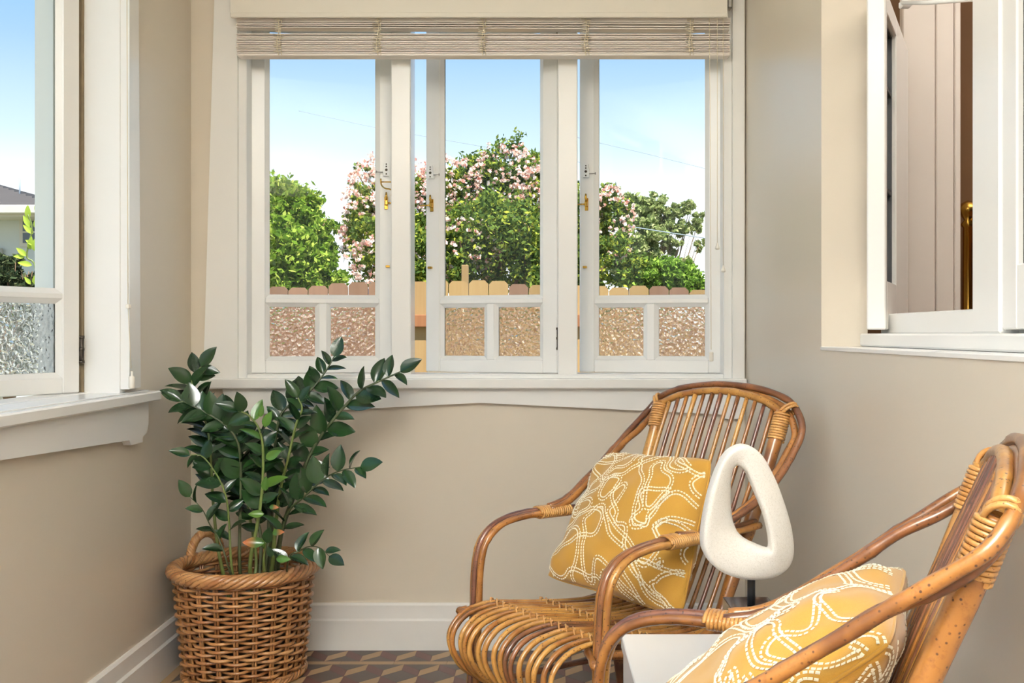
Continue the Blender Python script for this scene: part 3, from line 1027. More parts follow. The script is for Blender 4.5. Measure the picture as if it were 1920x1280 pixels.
# ------------------------------------------------------------------ rattan armchairs
def chair_frame(label, loc, th, right_low, seed, hoop=('dark', 'amber')):
    R = random.Random(seed)
    root = empty('rattan_armchair', (loc[0], loc[1], 0), th)
    tag(root, label, 'chair', 'rattan armchairs')
    def cane(pts, r, mat, name, n=40, par=root, sides=8, nodes=True):
        P = spline(pts, n)
        rs_ = []
        nx = R.random() * 6
        for i in range(n):
            k = 1 + .05 * math.sin(i * .9 + nx)
            if nodes and (i + int(nx)) % 13 == 0:
                k *= 1.12
            rs_.append(r * k)
        return MB().tube(P, rs_, sides).build(name, M[mat], par, fix=False)
    # arm and front leg bundles
    arm = [(-.250, .0), (-.240, .15), (-.230, .33), (-.226, .44), (-.218, .515), (-.196, .558), (-.155, .585), (-.09, .597), (0, .598), (.09, .597), (.17, .598), (.262, .604)]
    for s in (-1, 1):
        for k, (du, dn, mt) in enumerate(((-.0135, 0, 'amber'), (0, .006, 'brown'), (.0135, 0, 'honey'))):
            pts = []
            for i, (v, z) in enumerate(arm):
                fall = min(1, max(0, (v + .1) / .35))
                u = s * (.24 - .022 * fall) + du * s
                # normal offset: outwards of the bend
                nv, nz = (-dn, 0) if z < .5 else (0, dn) if v > -.15 else (-dn * .7, dn * .7)
                pts.append((u, v + nv, z + nz))
            cane(pts, .0086, mt if s > 0 else ('amber', 'dark', 'honey')[k], 'arm_cane', 56)
        # wrapping of the arm
        m = MB()
        n = 15 * 14
        c = []
        for i in range(n + 1):
            a = i / 14 * 2 * math.pi
            v = -.045 + .095 * i / n
            c.append((s * (.24 - .022 * max(0, (v + .1) / .35)) + math.cos(a) * .0245, v, .600 + math.sin(a) * .0135))
        m.tube(c, .0038, 5)
        m.build('arm_wrapping', M['wrapcane'], root, fix=False)
    # outer hoop, two canes
    def half(low):
        if low:
            return [(.236, -.01, .612), (.245, .07, .608), (.255, .166, .640), (.266, .235, .680), (.272, .293, .730), (.274, .340, .785), (.272, .365, .830)]
        return [(.236, -.01, .612), (.243, .05, .625), (.248, .12, .668), (.252, .19, .718), (.257, .25, .763), (.262, .31, .806), (.262, .352, .838)]
    top = [(.240, .378, .876), (.19, .389, .899), (.11, .396, .915), (0, .399, .922)]
    r_ = half(right_low) + top
    l_ = [(-p[0], p[1], p[2]) for p in half(False) + top]
    path = r_ + l_[::-1][1:]
    for k, (off, mt) in enumerate((((0, 0), hoop[0]), ((.018, -.0155), hoop[1]))):
        pts = []
        for (u, v, z) in path:
            q = 1 - off[0] / .28
            pts.append((u * q if v > -.5 else u, v - off[0] * .25, z + off[1] * (1 if z > .8 else .35)))
        cane(pts, .0088, mt, 'hoop_cane', 110)
    # uprights with wrapped tops
    for s in (-1, 1):
        pts = [(s * .196, .15, .36), (s * .2, .196, .467), (s * .205, .266, .62), (s * .213, .335, .79), (s * .216, .362, .866)]
        cane(pts, .0165, 'amber' if s > 0 else 'honey', 'upright', 30, sides=12)
        leg = [(s * .196, .13, .40), (s * .205, .175, .30), (s * .215, .215, .15), (s * .225, .245, 0)]
        cane(leg, .0150, 'brown', 'rear_leg', 18, sides=10)
        m = MB(); c = []
        turns, per = 10, 12
        A_, B_ = Vector((s * .2135, .338, .798)), Vector((s * .216, .360, .860))
        ax = (B_ - A_).normalized(); e1 = ax.orthogonal().normalized(); e2 = ax.cross(e1)
        for i in range(turns * per + 1):
            a = i / per * 2 * math.pi
            p = A_ + (B_ - A_) * (i / (turns * per))
            c.append(p + (e1 * math.cos(a) + e2 * math.sin(a)) * .0185)
        m.tube(c, .0038, 5)
        # loop over the hoop
        hc_ = Vector((s * .229, .366, .868)); ht = Vector((-s * .75, .25, .6)).normalized()
        g1 = Vector((s * .8, .45, .55)); g1 = (g1 - ht * g1.dot(ht)).normalized(); g2 = ht.cross(g1)
        for q in (0, .009):
            m.tube([hc_ + ht * (q - .004) + g1 * .0235 * math.cos(k * .3927) + g2 * .0150 * math.sin(k * .3927) for k in range(16)], .0042, 6, closed=True)
        m.build('upright_wrapping', M['wrapcane'], root, fix=False)
    # inner arch and spindles
    arch = [(-.216, .361, .862), (-.15, .370, .888), (-.07, .376, .902), (0, .3775, .906), (.07, .376, .902), (.15, .370, .888), (.216, .361, .862)]
    cane(arch, .0098, 'honey', 'inner_arch', 50, sides=10)
    n_sp = 13
    for i in range(n_sp):
        t = (i + .5) / n_sp * 2 - 1
        ut, ub = t * .198, t * .180
        zt = .906 - .044 * (ut / .216) ** 2
        vt = .3775 - .0165 * (ut / .216) ** 2
        pts = [(ut, vt - .004, zt - .006), (ut * .99, vt - .075, zt - .17), (ub, .222, .53), (ub, .160, .41), (ub, .135, .372)]
        cane(pts, R.uniform(.0052, .0066), R.choice(['honey', 'amber', 'amber', 'brown', 'dark']), 'spindle', 26, sides=7)
    # seat rods with waterfall loops at the front
    n_rod = 16
    for i in range(n_rod):
        t = i / (n_rod - 1) * 2 - 1
        u = t * .205 + R.uniform(-.002, .002)
        e = R.uniform(-.006, .006)
        up = t * .198
        pts = [(u * .92, .145, .372), (u * .95, .05, .372 + e * .3), (u * .98, -.08, .386), (u, -.19, .402), (u, -.245, .403), (u * 1.0, -.296 + e, .389), (u, -.328 + e, .355), (u, -.326 + e, .313), (u * .985, -.297, .268), (u * .96, -.25, .232), (u * .94, -.205, .214)]
        cane(pts, R.uniform(.0058, .0066), R.choice(['honey', 'honey', 'amber', 'amber', 'brown']), 'seat_rod', 48, sides=8)
    for (v, z, w, nm) in ((-.200, .391, .228, 'seat_crossbar'), (-.055, .372, .215, 'seat_crossbar'), (.10, .362, .205, 'seat_crossbar'), (-.207, .203, .235, 'lower_crossbar')):
        cane([(-w, v, z), (0, v, z), (w, v, z)], .0085, 'brown', nm, 14, sides=8)
    for v in (-.200, -.055):
        z = .402 if v < -.1 else .3835
        m = MB()
        for i in range(n_rod):
            u = (i / (n_rod - 1) * 2 - 1) * .205 * (1 if v < -.1 else .975)
            c = []
            for k in range(13):
                a = k / 12 * 2 * math.pi
                c.append((u + .0085 * math.sin(a * 1.0) + .004 * (k / 12 - .5), v - .011 * math.sin(a + .6), z - .005 + .0165 * math.cos(a)))
            m.tube(c, .0022, 5)
            if i:
                m.tube(spline([(u - .024, v + .008, z + .006), (u - .012, v, z + .011), (u, v - .007, z + .006)], 7), .0022, 5)
        m.build('seat_binding', M['wrapcane'], root, fix=False)
    for s in (-1, 1):
        cane([(s * .232, -.236, .388), (s * .226, -.10, .368), (s * .212, .06, .362), (s * .198, .145, .372)], .0100, 'amber', 'side_rail', 18)
        cane([(s * .236, -.238, .2), (s * .226, 0, .2), (s * .216, .2, .2)], .0088, 'brown', 'side_stretcher', 16)
        cane([(s * .19, -.222, .383), (s * .225, -.240, .380), (s * .262, -.262, .378), (s * .264, -.240, .379)], .0088, 'amber', 'leg_collar', 14)
    return root


A_LOC, A_TH = (.172, 2.468), math.radians(-53.99)
B_LOC, B_TH = (.2226, 1.414), math.radians(-111.86)
chairA = chair_frame('honey rattan armchair below the back window, behind the stone ring sculpture', A_LOC, A_TH, True, 11, ('brown', 'amber'))
chairB = chair_frame('nearest rattan armchair at the lower right, partly cut by the frame', B_LOC, B_TH, False, 23, ('amber', 'brown'))


def loc2world(loc, th, p):
    c, s = math.cos(th), math.sin(th)
    return Vector((loc[0] + c * p[0] - s * p[1], loc[1] + s * p[0] + c * p[1], p[2]))


# ------------------------------------------------------------------ cushions
TWIST = [0.0]
def pillow_point(s, t, side, W, H, T, seed):
    """s,t in -1..1"""
    e = 1 - .10 * (1 - abs(t) ** 2) * abs(s) ** 4 * 0
    rc = 1 - .055 * (abs(s) * abs(t)) ** 5
    px = s * W / 2 * (1 - .045 * (1 - t * t)) * rc
    pz = t * H / 2 * (1 - .045 * (1 - s * s)) * rc
    k = max(0.0, (1 - s * s)) ** .46 * max(0.0, (1 - t * t)) ** .46
    wr = noise.noise(Vector((s * 2.2 + seed, t * 2.2, side * 3.0))) * .011 + noise.noise(Vector((s * 5 + seed, t * 5, side))) * .004
    edge = (abs(s) ** 6 + abs(t) ** 6)
    crease = .006 * math.sin((s - t) * 9 + seed) * min(1, edge * 1.6) * k ** .3
    d = side * (T / 2 * k + (wr + crease) * min(1, k * 3)) + TWIST[0] * s * t
    return Vector((px, d, pz))


def contour_dashes(seed, side, W, H, T, step=.0105, gap=.0040):
    """double rows of stitches along meandering lines, mapped onto the cushion"""
    N = 150
    g = np.linspace(-.985, .985, N)
    fld = []
    for f_i in range(2):
        a = np.zeros((N, N))
        for i, s in enumerate(g):
            for j, t in enumerate(g):
                wx = noise.noise(Vector((s * 2.1 + seed, t * 2.1, 4.4 + f_i))) * .35
                wz = noise.noise(Vector((s * 2.1, t * 2.1 + seed, 9.9 + f_i))) * .35
                a[i, j] = noise.noise(Vector((s * 2.35 + wx + seed * 1.7, t * 2.35 + wz, 20 * f_i + seed)))
        fld.append(a)
    lines = []
    for fi, levels in ((0, (-.16, .14)), (1, (.03,))):
        a = fld[fi]
        for lv in levels:
            segs = {}
            def cross(p, q):
                va, vb = a[p], a[q]
                t = (lv - va) / (vb - va)
                return (g[p[0]] + (g[q[0]] - g[p[0]]) * t, g[p[1]] + (g[q[1]] - g[p[1]]) * t)
            adj = {}
            pos = {}
            for i in range(N - 1):
                for j in range(N - 1):
                    cs = [(i, j), (i + 1, j), (i + 1, j + 1), (i, j + 1)]
                    hits = []
                    for k in range(4):
                        p, q = cs[k], cs[(k + 1) % 4]
                        if (a[p] < lv) != (a[q] < lv):
                            key = (min(p, q), max(p, q))
                            if key not in pos:
                                pos[key] = cross(*key)
                            hits.append(key)
                    for k in range(0, len(hits) - 1, 2):
                        adj.setdefault(hits[k], []).append(hits[k + 1])
                        adj.setdefault(hits[k + 1], []).append(hits[k])
            seen = set()
            starts = [k for k in adj if len(adj[k]) == 1] + list(adj)
            for st_ in starts:
                if st_ in seen:
                    continue
                chain = [st_]; seen.add(st_)
                cur = st_
                while True:
                    nx = [k for k in adj[cur] if k not in seen]
                    if not nx:
                        break
                    cur = nx[0]; seen.add(cur); chain.append(cur)
                if len(chain) > 12:
                    lines.append([pos[k] for k in chain])
    out = MB()
    def surf(s, t):
        return pillow_point(s, t, side, W, H, T, seed)
    def nrm(s, t):
        d = .01
        a_ = surf(min(.999, s + d), t) - surf(max(-.999, s - d), t)
        b_ = surf(s, min(.999, t + d)) - surf(s, max(-.999, t - d))
        n = a_.cross(b_)
        n.normalize()
        if n.y * side < 0:
            n = -n
        return n
    for L in lines:
        P = [surf(*q) for q in L]
        acc = 0.0
        nxt = 0.0
        for i in range(1, len(P)):
            seg = (P[i] - P[i - 1]).length
            while nxt <= acc + seg and seg > 1e-9:
                f_ = (nxt - acc) / seg
                s = L[i - 1][0] + (L[i][0] - L[i - 1][0]) * f_
                t = L[i - 1][1] + (L[i][1] - L[i - 1][1]) * f_
                i0, i1 = max(0, i - 3), min(len(P) - 1, i + 3)
                tg = (P[i1] - P[i0]).normalized()
                n = nrm(s, t)
                lat = n.cross(tg).normalized()
                c0 = P[i - 1] + (P[i] - P[i - 1]) * f_
                for sd in (-1, 1):
                    c = c0 + lat * gap * sd + n * .0006
                    l, w = step * .34, .0018
                    j = rnd.uniform(-.0008, .0008)
                    q = [c + tg * (l + j), c + lat * w, c - tg * (l - j), c - lat * w]
                    q = [c + tg * l * .8 + lat * w, c + tg * l * .8 - lat * w, c - tg * l * .8 - lat * w, c - tg * l * .8 + lat * w, c + n * .0011 + tg * l * .45, c + n * .0011 - tg * l * .45]
                    out.add(q, [(0, 1, 4), (1, 2, 5, 4), (2, 3, 5), (3, 0, 4, 5)])
                nxt += step * rnd.uniform(.62, .74)
            acc += seg
    return out


def cushion(label, Mw, W, H, T, seed):
    root = empty('cushion')
    root.matrix_world = Mw
    tag(root, label, 'cushion', 'mustard cushions on the rattan chairs')
    n = 44
    m = MB()
    idx = {}
    vs_, fs_ = [], []
    for side in (-1, 1):
        for i in range(n + 1):
            for j in range(n + 1):
                s, t = math.sin((i / n * 2 - 1) * math.pi / 2), math.sin((j / n * 2 - 1) * math.pi / 2)
                border = i in (0, n) or j in (0, n)
                if border and side == 1:
                    idx[(side, i, j)] = idx[(-1, i, j)]
                    continue
                idx[(side, i, j)] = len(vs_)
                vs_.append(pillow_point(s, t, side, W, H, T, seed))
        for i in range(n):
            for j in range(n):
                q = (idx[(side, i, j)], idx[(side, i + 1, j)], idx[(side, i + 1, j + 1)], idx[(side, i, j + 1)])
                fs_.append(q if side < 0 else q[::-1])
    m.add(vs_, fs_, True)
    m.build('cover', M['mustard'], root, fix=False)
    ring = []
    for k in range(160):
        a = k / 160 * 4
        e, f_ = int(a), a - int(a)
        w = f_ * 2 - 1
        s, t = [(w, -1), (1, w), (-w, 1), (-1, -w)][e]
        ring.append(pillow_point(s * .9999, t * .9999, 1, W, H, T, seed))
    MB().tube(ring, .0026, 6, closed=True).build('seam', M['mustard'], root, fix=False)
    for side in (-1, 1):
        o = contour_dashes(seed, side, W, H, T).build('embroidery', M['stitch'], root, fix=False)
        o['kind'] = 'stuff'
    return root


def frame_matrix(o, xaxis, zaxis):
    x = xaxis.normalized()
    y = zaxis.cross(x).normalized()
    z = x.cross(y).normalized()
    return Matrix(((x.x, y.x, z.x, o.x), (x.y, y.y, z.y, o.y), (x.z, y.z, z.z, o.z), (0, 0, 0, 1)))


def cushion_in(loc, th, bl_, br_, tl_, tr_, lift, label, T, seed):
    p = [loc2world(loc, th, q) for q in (bl_, br_, tl_, tr_)]
    c = sum(p, Vector()) / 4
    xa_ = (p[1] + p[3] - p[0] - p[2])
    za_ = (p[2] + p[3] - p[0] - p[1])
    W, H = xa_.length / 2 * 1.03, za_.length / 2 * 1.03
    Mw = frame_matrix(c, xa_, za_)
    TWIST[0] = ((p[0] + p[3] - p[1] - p[2]) / 4).dot(Vector(Mw.col[1][:3]))
    return cushion(label, Mw, W, H, T, seed)
cushion_in(A_LOC, A_TH, (-.190, -.058, .440), (.212, .028, .432), (-.188, .155, .752), (.214, .122, .757), .0,
           'mustard cushion with white embroidery on the chair below the window', .14, 3.1)
cushion_in(B_LOC, B_TH, (-.20, -.075, .455), (.20, -.075, .455), (-.20, .255, .715), (.20, .255, .715), .0,
           'mustard embroidered cushion tucked in the nearest armchair', .165, 8.6)

# ------------------------------------------------------------------ white side table
tx0, tx1, ty0, ty1, tz = .166, .56, 1.76, 2.085, .450
tb = empty('side_table', ((tx0 + tx1) / 2, (ty0 + ty1) / 2, 0))
tag(tb, 'square white lacquered side table between the two rattan chairs', 'table')
itb = Matrix.Translation(-tb.location)
for nm, bb in (('table_top', (tx0, tx1, ty0, ty1, tz - .028, tz)), ('side_panel', (tx0 + .004, tx0 + .03, ty0 + .004, ty1 - .004, 0, tz - .028)), ('side_panel', (tx1 - .03, tx1 - .004, ty0 + .004, ty1 - .004, 0, tz - .028)), ('lower_shelf', (tx0 + .03, tx1 - .03, ty0 + .01, ty1 - .01, .10, .122))):
    o = MB().box(*bb, .002).build(nm, M['table']); o.parent = tb; o.matrix_parent_inverse = itb

# ------------------------------------------------------------------ sculpture
sx0, sY = .354, 1.88
sc_ = empty('ring_sculpture', (sx0 + .0435, 1.935, tz))
tag(sc_, 'white speckled stone ring sculpture on a black block base', 'sculpture')
MB().box(-.0435, .0435, -.055, .055, 0, .099, .0012).build('base_block', M['black'], sc_)
MB().tube([(0, 0, .097), (0, 0, .17)], .0075, 16).build('rod', M['rod'], sc_)
outer_px = [(1391, 832), (1358, 848), (1334, 893), (1318, 950), (1311, 1008), (1320, 1040), (1345, 1064), (1378, 1078), (1412, 1084), (1450, 1081), (1478, 1065), (1490, 1038), (1487, 995), (1473, 945), (1452, 893), (1424, 848)]
inner_px = [(1383, 872), (1374, 878), (1371, 900), (1371, 935), (1373, 965), (1379, 988), (1389, 1003), (1404, 1014), (1421, 1021), (1434, 1025), (1438, 1024), (1438, 1012), (1434, 988), (1426, 958), (1412, 922), (1397, 885)]
def ring_pts(L):
    P = [Vector(((a - 1408.5) * 1.935 / F_PX, 0, zz(b_, 1.935) - tz)) for a, b_ in L]
    n = len(P); out = []
    for i in range(n):
        for k in range(5):
            t = k / 5
            a, b_, c, d = P[i - 1], P[i], P[(i + 1) % n], P[(i + 2) % n]
            out.append(.5 * ((2 * b_) + (c - a) * t + (2 * a - 5 * b_ + 4 * c - d) * t * t + (3 * b_ - a - 3 * c + d) * t ** 3))
    return out
O_, I_ = ring_pts(outer_px), ring_pts(inner_px)
NS = 20
vv, ff = [], []
nR = len(O_)
for i in range(nR):
    o_, n_ = O_[i], I_[i]
    c = (o_ + n_) / 2
    hw = (o_ - n_) / 2
    ph = 2 * math.pi * i / nR
    dep = .030 + .006 * math.cos(ph - 2.2)
    tw = -.020 * math.sin(ph + .1)
    for k in range(NS):
        a = 2 * math.pi * k / NS
        ca, sa = math.cos(a), math.sin(a)
        ca2 = math.copysign(abs(ca) ** .5, ca); sa2 = math.copysign(abs(sa) ** .5, sa)
        p = c + hw * ca2 + Vector((0, dep * sa2 + tw * ca2, 0))
        vv.append(p)
for i in range(nR):
    j = (i + 1) % nR
    for k in range(NS):
        l = (k + 1) % NS
        ff.append((i * NS + k, j * NS + k, j * NS + l, i * NS + l))
MB().add(vv, ff, True).build('stone_ring', M['stone'], sc_)

# ------------------------------------------------------------------ wicker basket
BK = Vector((-.913, 3.215, 0))
bk = empty('wicker_basket', BK)
tag(bk, 'round brown wicker basket with rope rim holding the plant in the corner', 'basket')
H_b, rT, rB = .330, .205, .172
rad = lambda z: rB + (rT - rB) * (z / H_b) ** .85
n_st = 22
for i in range(n_st):
    a = 2 * math.pi * i / n_st
    m = MB()
    for d in (-.022, .022):
        m.tube([((rad(z)) * math.cos(a + d), rad(z) * math.sin(a + d), z) for z in np.linspace(.005, H_b, 8)], .0042, 6)
    m.build('stake', M['wicker'], bk, fix=False)
n_row = 25
seg = n_st * 8
for r in range(n_row):
    m = MB()
    z0 = .022 + r * (H_b - .030) / (n_row - 1)
    ph = (r % 2) * math.pi
    jz = [rnd.uniform(-.0012, .0012) for _ in range(12)]
    P = []
    for k in range(seg):
        a = 2 * math.pi * k / seg
        w = math.sin(a * n_st / 2 + math.pi / 2 + ph)
        w = math.copysign(abs(w) ** .7, w)
        R_ = rad(z0) + w * .0088
        q = a / (2 * math.pi) * 12
        P.append((R_ * math.cos(a), R_ * math.sin(a), z0 + jz[int(q) % 12] * (1 - q % 1) + jz[(int(q) + 1) % 12] * (q % 1)))
    m.tube(P, rnd.uniform(.0046, .0056), 6, closed=True)
    m.build('weaver', M['wicker'] if rnd.random() > .2 else M['wickrim'], bk, fix=False)
def rope_ring(n_str, R0, z, minor, r, name, turns, mat='wickrim', sq=.85):
    for s in range(n_str):
        P = []
        N_ = turns * 14
        for k in range(N_):
            t = k / N_
            a = 2 * math.pi * t
            b_ = 2 * math.pi * (turns * t) + 2 * math.pi * s / n_str
            P.append(((R0 + minor * math.cos(b_)) * math.cos(a), (R0 + minor * math.cos(b_)) * math.sin(a), z + minor * sq * math.sin(b_)))
        MB().tube(P, r, 6, closed=True).build(name, M[mat], bk, fix=False)
rope_ring(7, rT + .004, H_b + .002, .0170, .0082, 'rim_strand', 8)
rope_ring(4, rB + .006, .012, .008, .0055, 'foot_strand', 16, 'wicker')
hc = math.radians(143)
for ha, nm in ((hc, 'handle_strand'), (hc + math.pi, 'handle_strand')):
    er = Vector((math.cos(ha), math.sin(ha), 0)); et = Vector((-math.sin(ha), math.cos(ha), 0))
    if ha != hc:
        continue
    for s in range(4):
        P = []
        for k in range(80):
            t = k / 79
            a = math.pi * t
            c = er * (rT - .004) + et * (.058 * math.cos(a)) + Vector((0, 0, H_b - .015 + .098 * math.sin(a) ** .75))
            rr = Vector((0, 0, 1)) * math.sin(a) + et * math.cos(a)
            b_ = 2 * math.pi * (8 * t) + 2 * math.pi * s / 4
            P.append(c + rr * .0088 * math.cos(b_) + er * .0088 * math.sin(b_))
        MB().tube(P, .0066, 6).build(nm, M['wickrim'], bk, fix=False)
MB().lathe([(.02, .004), (rB - .004, .004), (rB - .004, .014), (.02, .014)], 32).build('basket_base', M['wicker'], bk)

# ------------------------------------------------------------------ potted plant
plant = empty('potted_plant', BK + Vector((0, 0, .016)))
tag(plant, 'glossy dark green potted plant with arching stems in the wicker basket', 'plant')
PZ = .016
MB().lathe([(.11, 0), (.135, .21), (.145, .215), (.145, .225), (.128, .225), (.126, .20)], 28).build('pot', M['pot'], plant)
MB().lathe([(.124, .190), (.126, .200), (.09, .206), (.04, .212), (.01, .213)], 28).build('soil', M['soil'], plant)
# leaf mesh, unit length along +x
def leaf_mesh(name, mat, wid=.27, fold=.10, curl=.16):
    nx, ny = 8, 4
    v, f = [], []
    for i in range(nx + 1):
        t = i / nx
        w = wid * (math.sin(math.pi * min(1, t * 1.0) ** .82) ** .8) * (1 - .12 * t) + (.012 if i == 0 else 0)
        if i == nx: w = .004
        for j in range(ny + 1):
            q = j / ny * 2 - 1
            v.append((t, q * w, abs(q) * fold * w / wid * 1.0 - curl * (t - .4) ** 2 + .012 * math.sin(t * 9) * abs(q)))
    for i in range(nx):
        for j in range(ny):
            a = i * (ny + 1) + j
            f.append((a, a + ny + 1, a + ny + 2, a + 1))
    return MB().add(v, f, True).mesh(name, mat)
LM = [leaf_mesh('leaf', M['zz'], .30), leaf_mesh('leaf', M['zz'], .27, .14, .25), leaf_mesh('leaf', M['zz'], .33, .06, .10)]
LL = leaf_mesh('leaf', M['zzlight'])
LT = leaf_mesh('leaf', M['zztip'])
def pz(zx, zy, Y):
    return at(300 + zx * .375, 620 + zy * .375, Y)
toP = Vector((0, 0, 0)) - (BK + Vector((0, 0, PZ)))
def put_leaf(stem, me, pos, d, n, L, wk=1.0):
    x = d.normalized()
    z = (n - x * n.dot(x)).normalized()
    y = z.cross(x)
    Mx = Matrix(((x.x * L, y.x * L * wk, z.x * L, pos.x), (x.y * L, y.y * L * wk, z.y * L, pos.y), (x.z * L, y.z * L * wk, z.z * L, pos.z), (0, 0, 0, 1)))
    return inst('leaf', me, stem, Mx)
R4 = random.Random(42)
def stem(zpts, Y0, Y1_, r0, start, count, L=.062, mat='zzstemd', light=0.0, flat=False, base=True, tipL=True, lo=.75):
    n = len(zpts)
    P = []
    for i, (a, b_) in enumerate(zpts):
        P.append(pz(a, b_, Y0 + (Y1_ - Y0) * i / (n - 1)))
    if base:
        b0 = P[0]
        P = [Vector((b0.x * .75 + BK.x * .25, 3.2, .205))] + P
    P = [p + toP for p in P]
    Q = spline(P, 40)
    so = MB().tube(Q, [r0 * (1 - .72 * (i / 39)) for i in range(40)], 7).build('stem', M[mat], plant, fix=False)
    tot = sum((Q[i + 1] - Q[i]).length for i in range(39))
    def atl(t):
        d = t * tot
        for i in range(39):
            s = (Q[i + 1] - Q[i]).length
            if d <= s or i == 38:
                return Q[i] + (Q[i + 1] - Q[i]) * (d / s), (Q[i + 1] - Q[i]).normalized()
            d -= s
    view = Vector((0.1, -1, .25)).normalized()
    count = int(count * 1.3); L *= 1.22
    for k in range(count):
        t = start + (1 - start) * (k + .3) / count
        p, tg = atl(min(t, .995))
        side = tg.cross(view).normalized() * (1 if k % 2 else -1)
        a = R4.uniform(.35, .85)
        d = tg * a + side * R4.uniform(.7, 1.0) + view * R4.uniform(-.35, .55)
        nn = view * R4.uniform(.35, 1.0) + Vector((R4.uniform(-.4, .4), R4.uniform(-.2, .2), R4.uniform(.2, 1.1)))
        if flat:
            nn = Vector((R4.uniform(-.2, .2), -.35, 1))
        l = L * R4.uniform(lo, 1.12) * (1 - .25 * max(0, (t - .85) / .15))
        me = LL if R4.random() < light else R4.choice(LM)
        put_leaf(so, me, p, d, nn, l)
    if tipL:
        p, tg = atl(1.0)
        put_leaf(so, R4.choice(LM), p, tg + Vector((R4.uniform(-.3, .3), 0, .1)), view + Vector((0, 0, .4)), L * .9)
    return so
stem([(310, 1185), (285, 1050), (265, 850), (255, 650), (235, 480), (180, 330), (160, 240), (205, 180)], 3.15, 3.16, .0062, .50, 20, .070, 'zzstem')
stem([(400, 1185), (400, 950), (405, 750), (395, 580), (345, 490), (250, 420), (110, 350)], 3.13, 3.08, .0062, .50, 20, .068, 'zzstemd')
stem([(360, 1190), (345, 950), (330, 830), (290, 730), (215, 630), (150, 620)], 3.10, 3.05, .0045, .45, 9, .056, 'zzstem', .15)
stem([(450, 1180), (485, 980), (510, 800), (515, 600), (495, 490), (440, 420), (390, 400)], 3.10, 3.04, .0070, .52, 13, .062, 'zzstem', .12)
stem([(530, 1180), (545, 950), (520, 780), (470, 680), (430, 580), (370, 470), (360, 420)], 3.20, 3.25, .0075, .45, 15, .066, 'zzstemd')
stem([(560, 1180), (580, 950), (605, 780), (640, 640), (680, 470), (710, 390), (690, 335)], 3.19, 3.18, .0078, .45, 14, .064, 'zzstem', .1)
stem([(590, 1100), (620, 960), (680, 800), (740, 640), (830, 490), (930, 370), (1000, 300), (1100, 250), (1200, 205)], 3.22, 3.20, .0088, .42, 17, .072, 'zzstemd')
stem([(600, 1080), (640, 910), (720, 830), (820, 740), (900, 700), (1000, 680)], 3.10, 2.98, .0050, .42, 14, .066, 'zzstemd', 0, True)
stem([(545, 1190), (560, 900), (570, 640), (600, 430), (680, 350), (760, 290), (830, 200), (870, 130)], 3.26, 3.30, .0070, .52, 19, .064, 'zzstemd')
stem([(500, 1190), (500, 1000), (450, 850), (455, 700), (440, 560)], 3.24, 3.28, .0075, .45, 10, .060, 'zzstemd')
stem([(480, 1190), (470, 1050), (440, 880), (420, 700), (330, 560), (260, 520)], 3.26, 3.28, .0065, .5, 12, .062, 'zzstem')
stem([(345, 1190), (300, 1050), (250, 970), (210, 890), (150, 830)], 3.08, 3.04, .0034, .55, 5, .056, 'zzstemd')
stem([(640, 1150), (700, 1100), (745, 1078), (800, 1085), (845, 1125)], 3.04, 2.97, .0030, .55, 6, .052, 'zzstemd', 0, False, True, True, .9)
low = stem([(520, 1190), (520, 1120), (530, 1060)], 3.08, 3.05, .0060, .9, 1, .05, 'zzstem', 1.0)
def loose(zx, zy, Y, dx, dz, L, me, ny=-1.0, nz=.4):
    put_leaf(low, me, pz(zx, zy, Y) + toP, Vector((dx, -.1, dz)), Vector((0, ny, nz)), L)
loose(520, 1060, 3.02, -1, .05, .062, LT)
loose(520, 915, 3.04, -1, .0, .046, LL)
loose(560, 1010, 3.04, 1, .1, .038, LT)
loose(580, 1140, 2.99, 1, .0, .044, LL)
loose(560, 1130, 3.0, -.3, .9, .034, LM[0])
loose(545, 880, 3.06, 1, -.05, .030, LT)
loose(520, 480, 3.03, .5, 1, .052, LL, -1, .1)
loose(500, 430, 3.03, .3, .9, .034, LL, -1, .1)
loose(530, 640, 3.03, 1, .55, .052, LL, -1, .2)
loose(525, 800, 3.02, .1, 1, .044, LL, -1, .1)

# ------------------------------------------------------------------ outside: paling fence
FY = 7.2
fence = empty('paling_fence', (0, FY, -.42))
tag(fence, 'timber paling fence with dog-eared tops outside the back window', 'fence')
def top_z(px):
    if px > 780:
        return zz(525 + (px - 780) * .030, FY)
    return zz(525 + (780 - px) * .045, FY)
FR = random.Random(5)
px = 240
pw = 37.6
cols = {13: 'redpine', 16: 'redpine'}
while px < 1700:
    zt = top_z(px) + .42 + FR.uniform(-.012, .012)
    x0_, x1_ = bl(px, FY), bl(px + pw - 1.6, FY)
    c = .024
    seen_red = (px < 735) or (930 < px < 968) or (1200 < px < 1290) or px > 1420 or FR.random() < .12
    poly = [(x0_, 0), (x1_, 0), (x1_, zt - c), (x1_ - c, zt), (x0_ + c, zt), (x0_, zt - c)]
    m = MB().prism(poly, 'y', FR.uniform(-.003, .003), .018)
    m.build('paling', M['redpine' if seen_red else 'pine'], fence)
    px += pw
for z in (1.10, .35, -.25):
    MB().box(bl(230, FY), bl(1710, FY), -.045, -.004, z + .42 - .0, z + .42 + .085, .004).build('fence_rail', M['rail'], fence)
for px in (785, 1420):
    MB().box(bl(px, FY) - .05, bl(px, FY) + .05, -.095, -.004, 0, 1.62, .004).build('fence_post', M['rail'], fence) if px != 785 else None
fp = MB().box(bl(866, FY + .3), bl(879, FY + .3), FY + .25, FY + .30, -.42, zz(497, FY + .3), .004).build('timber_post', M['pine'])
tag(fp, 'thin timber stake rising just above the fence behind the middle sash', 'post')
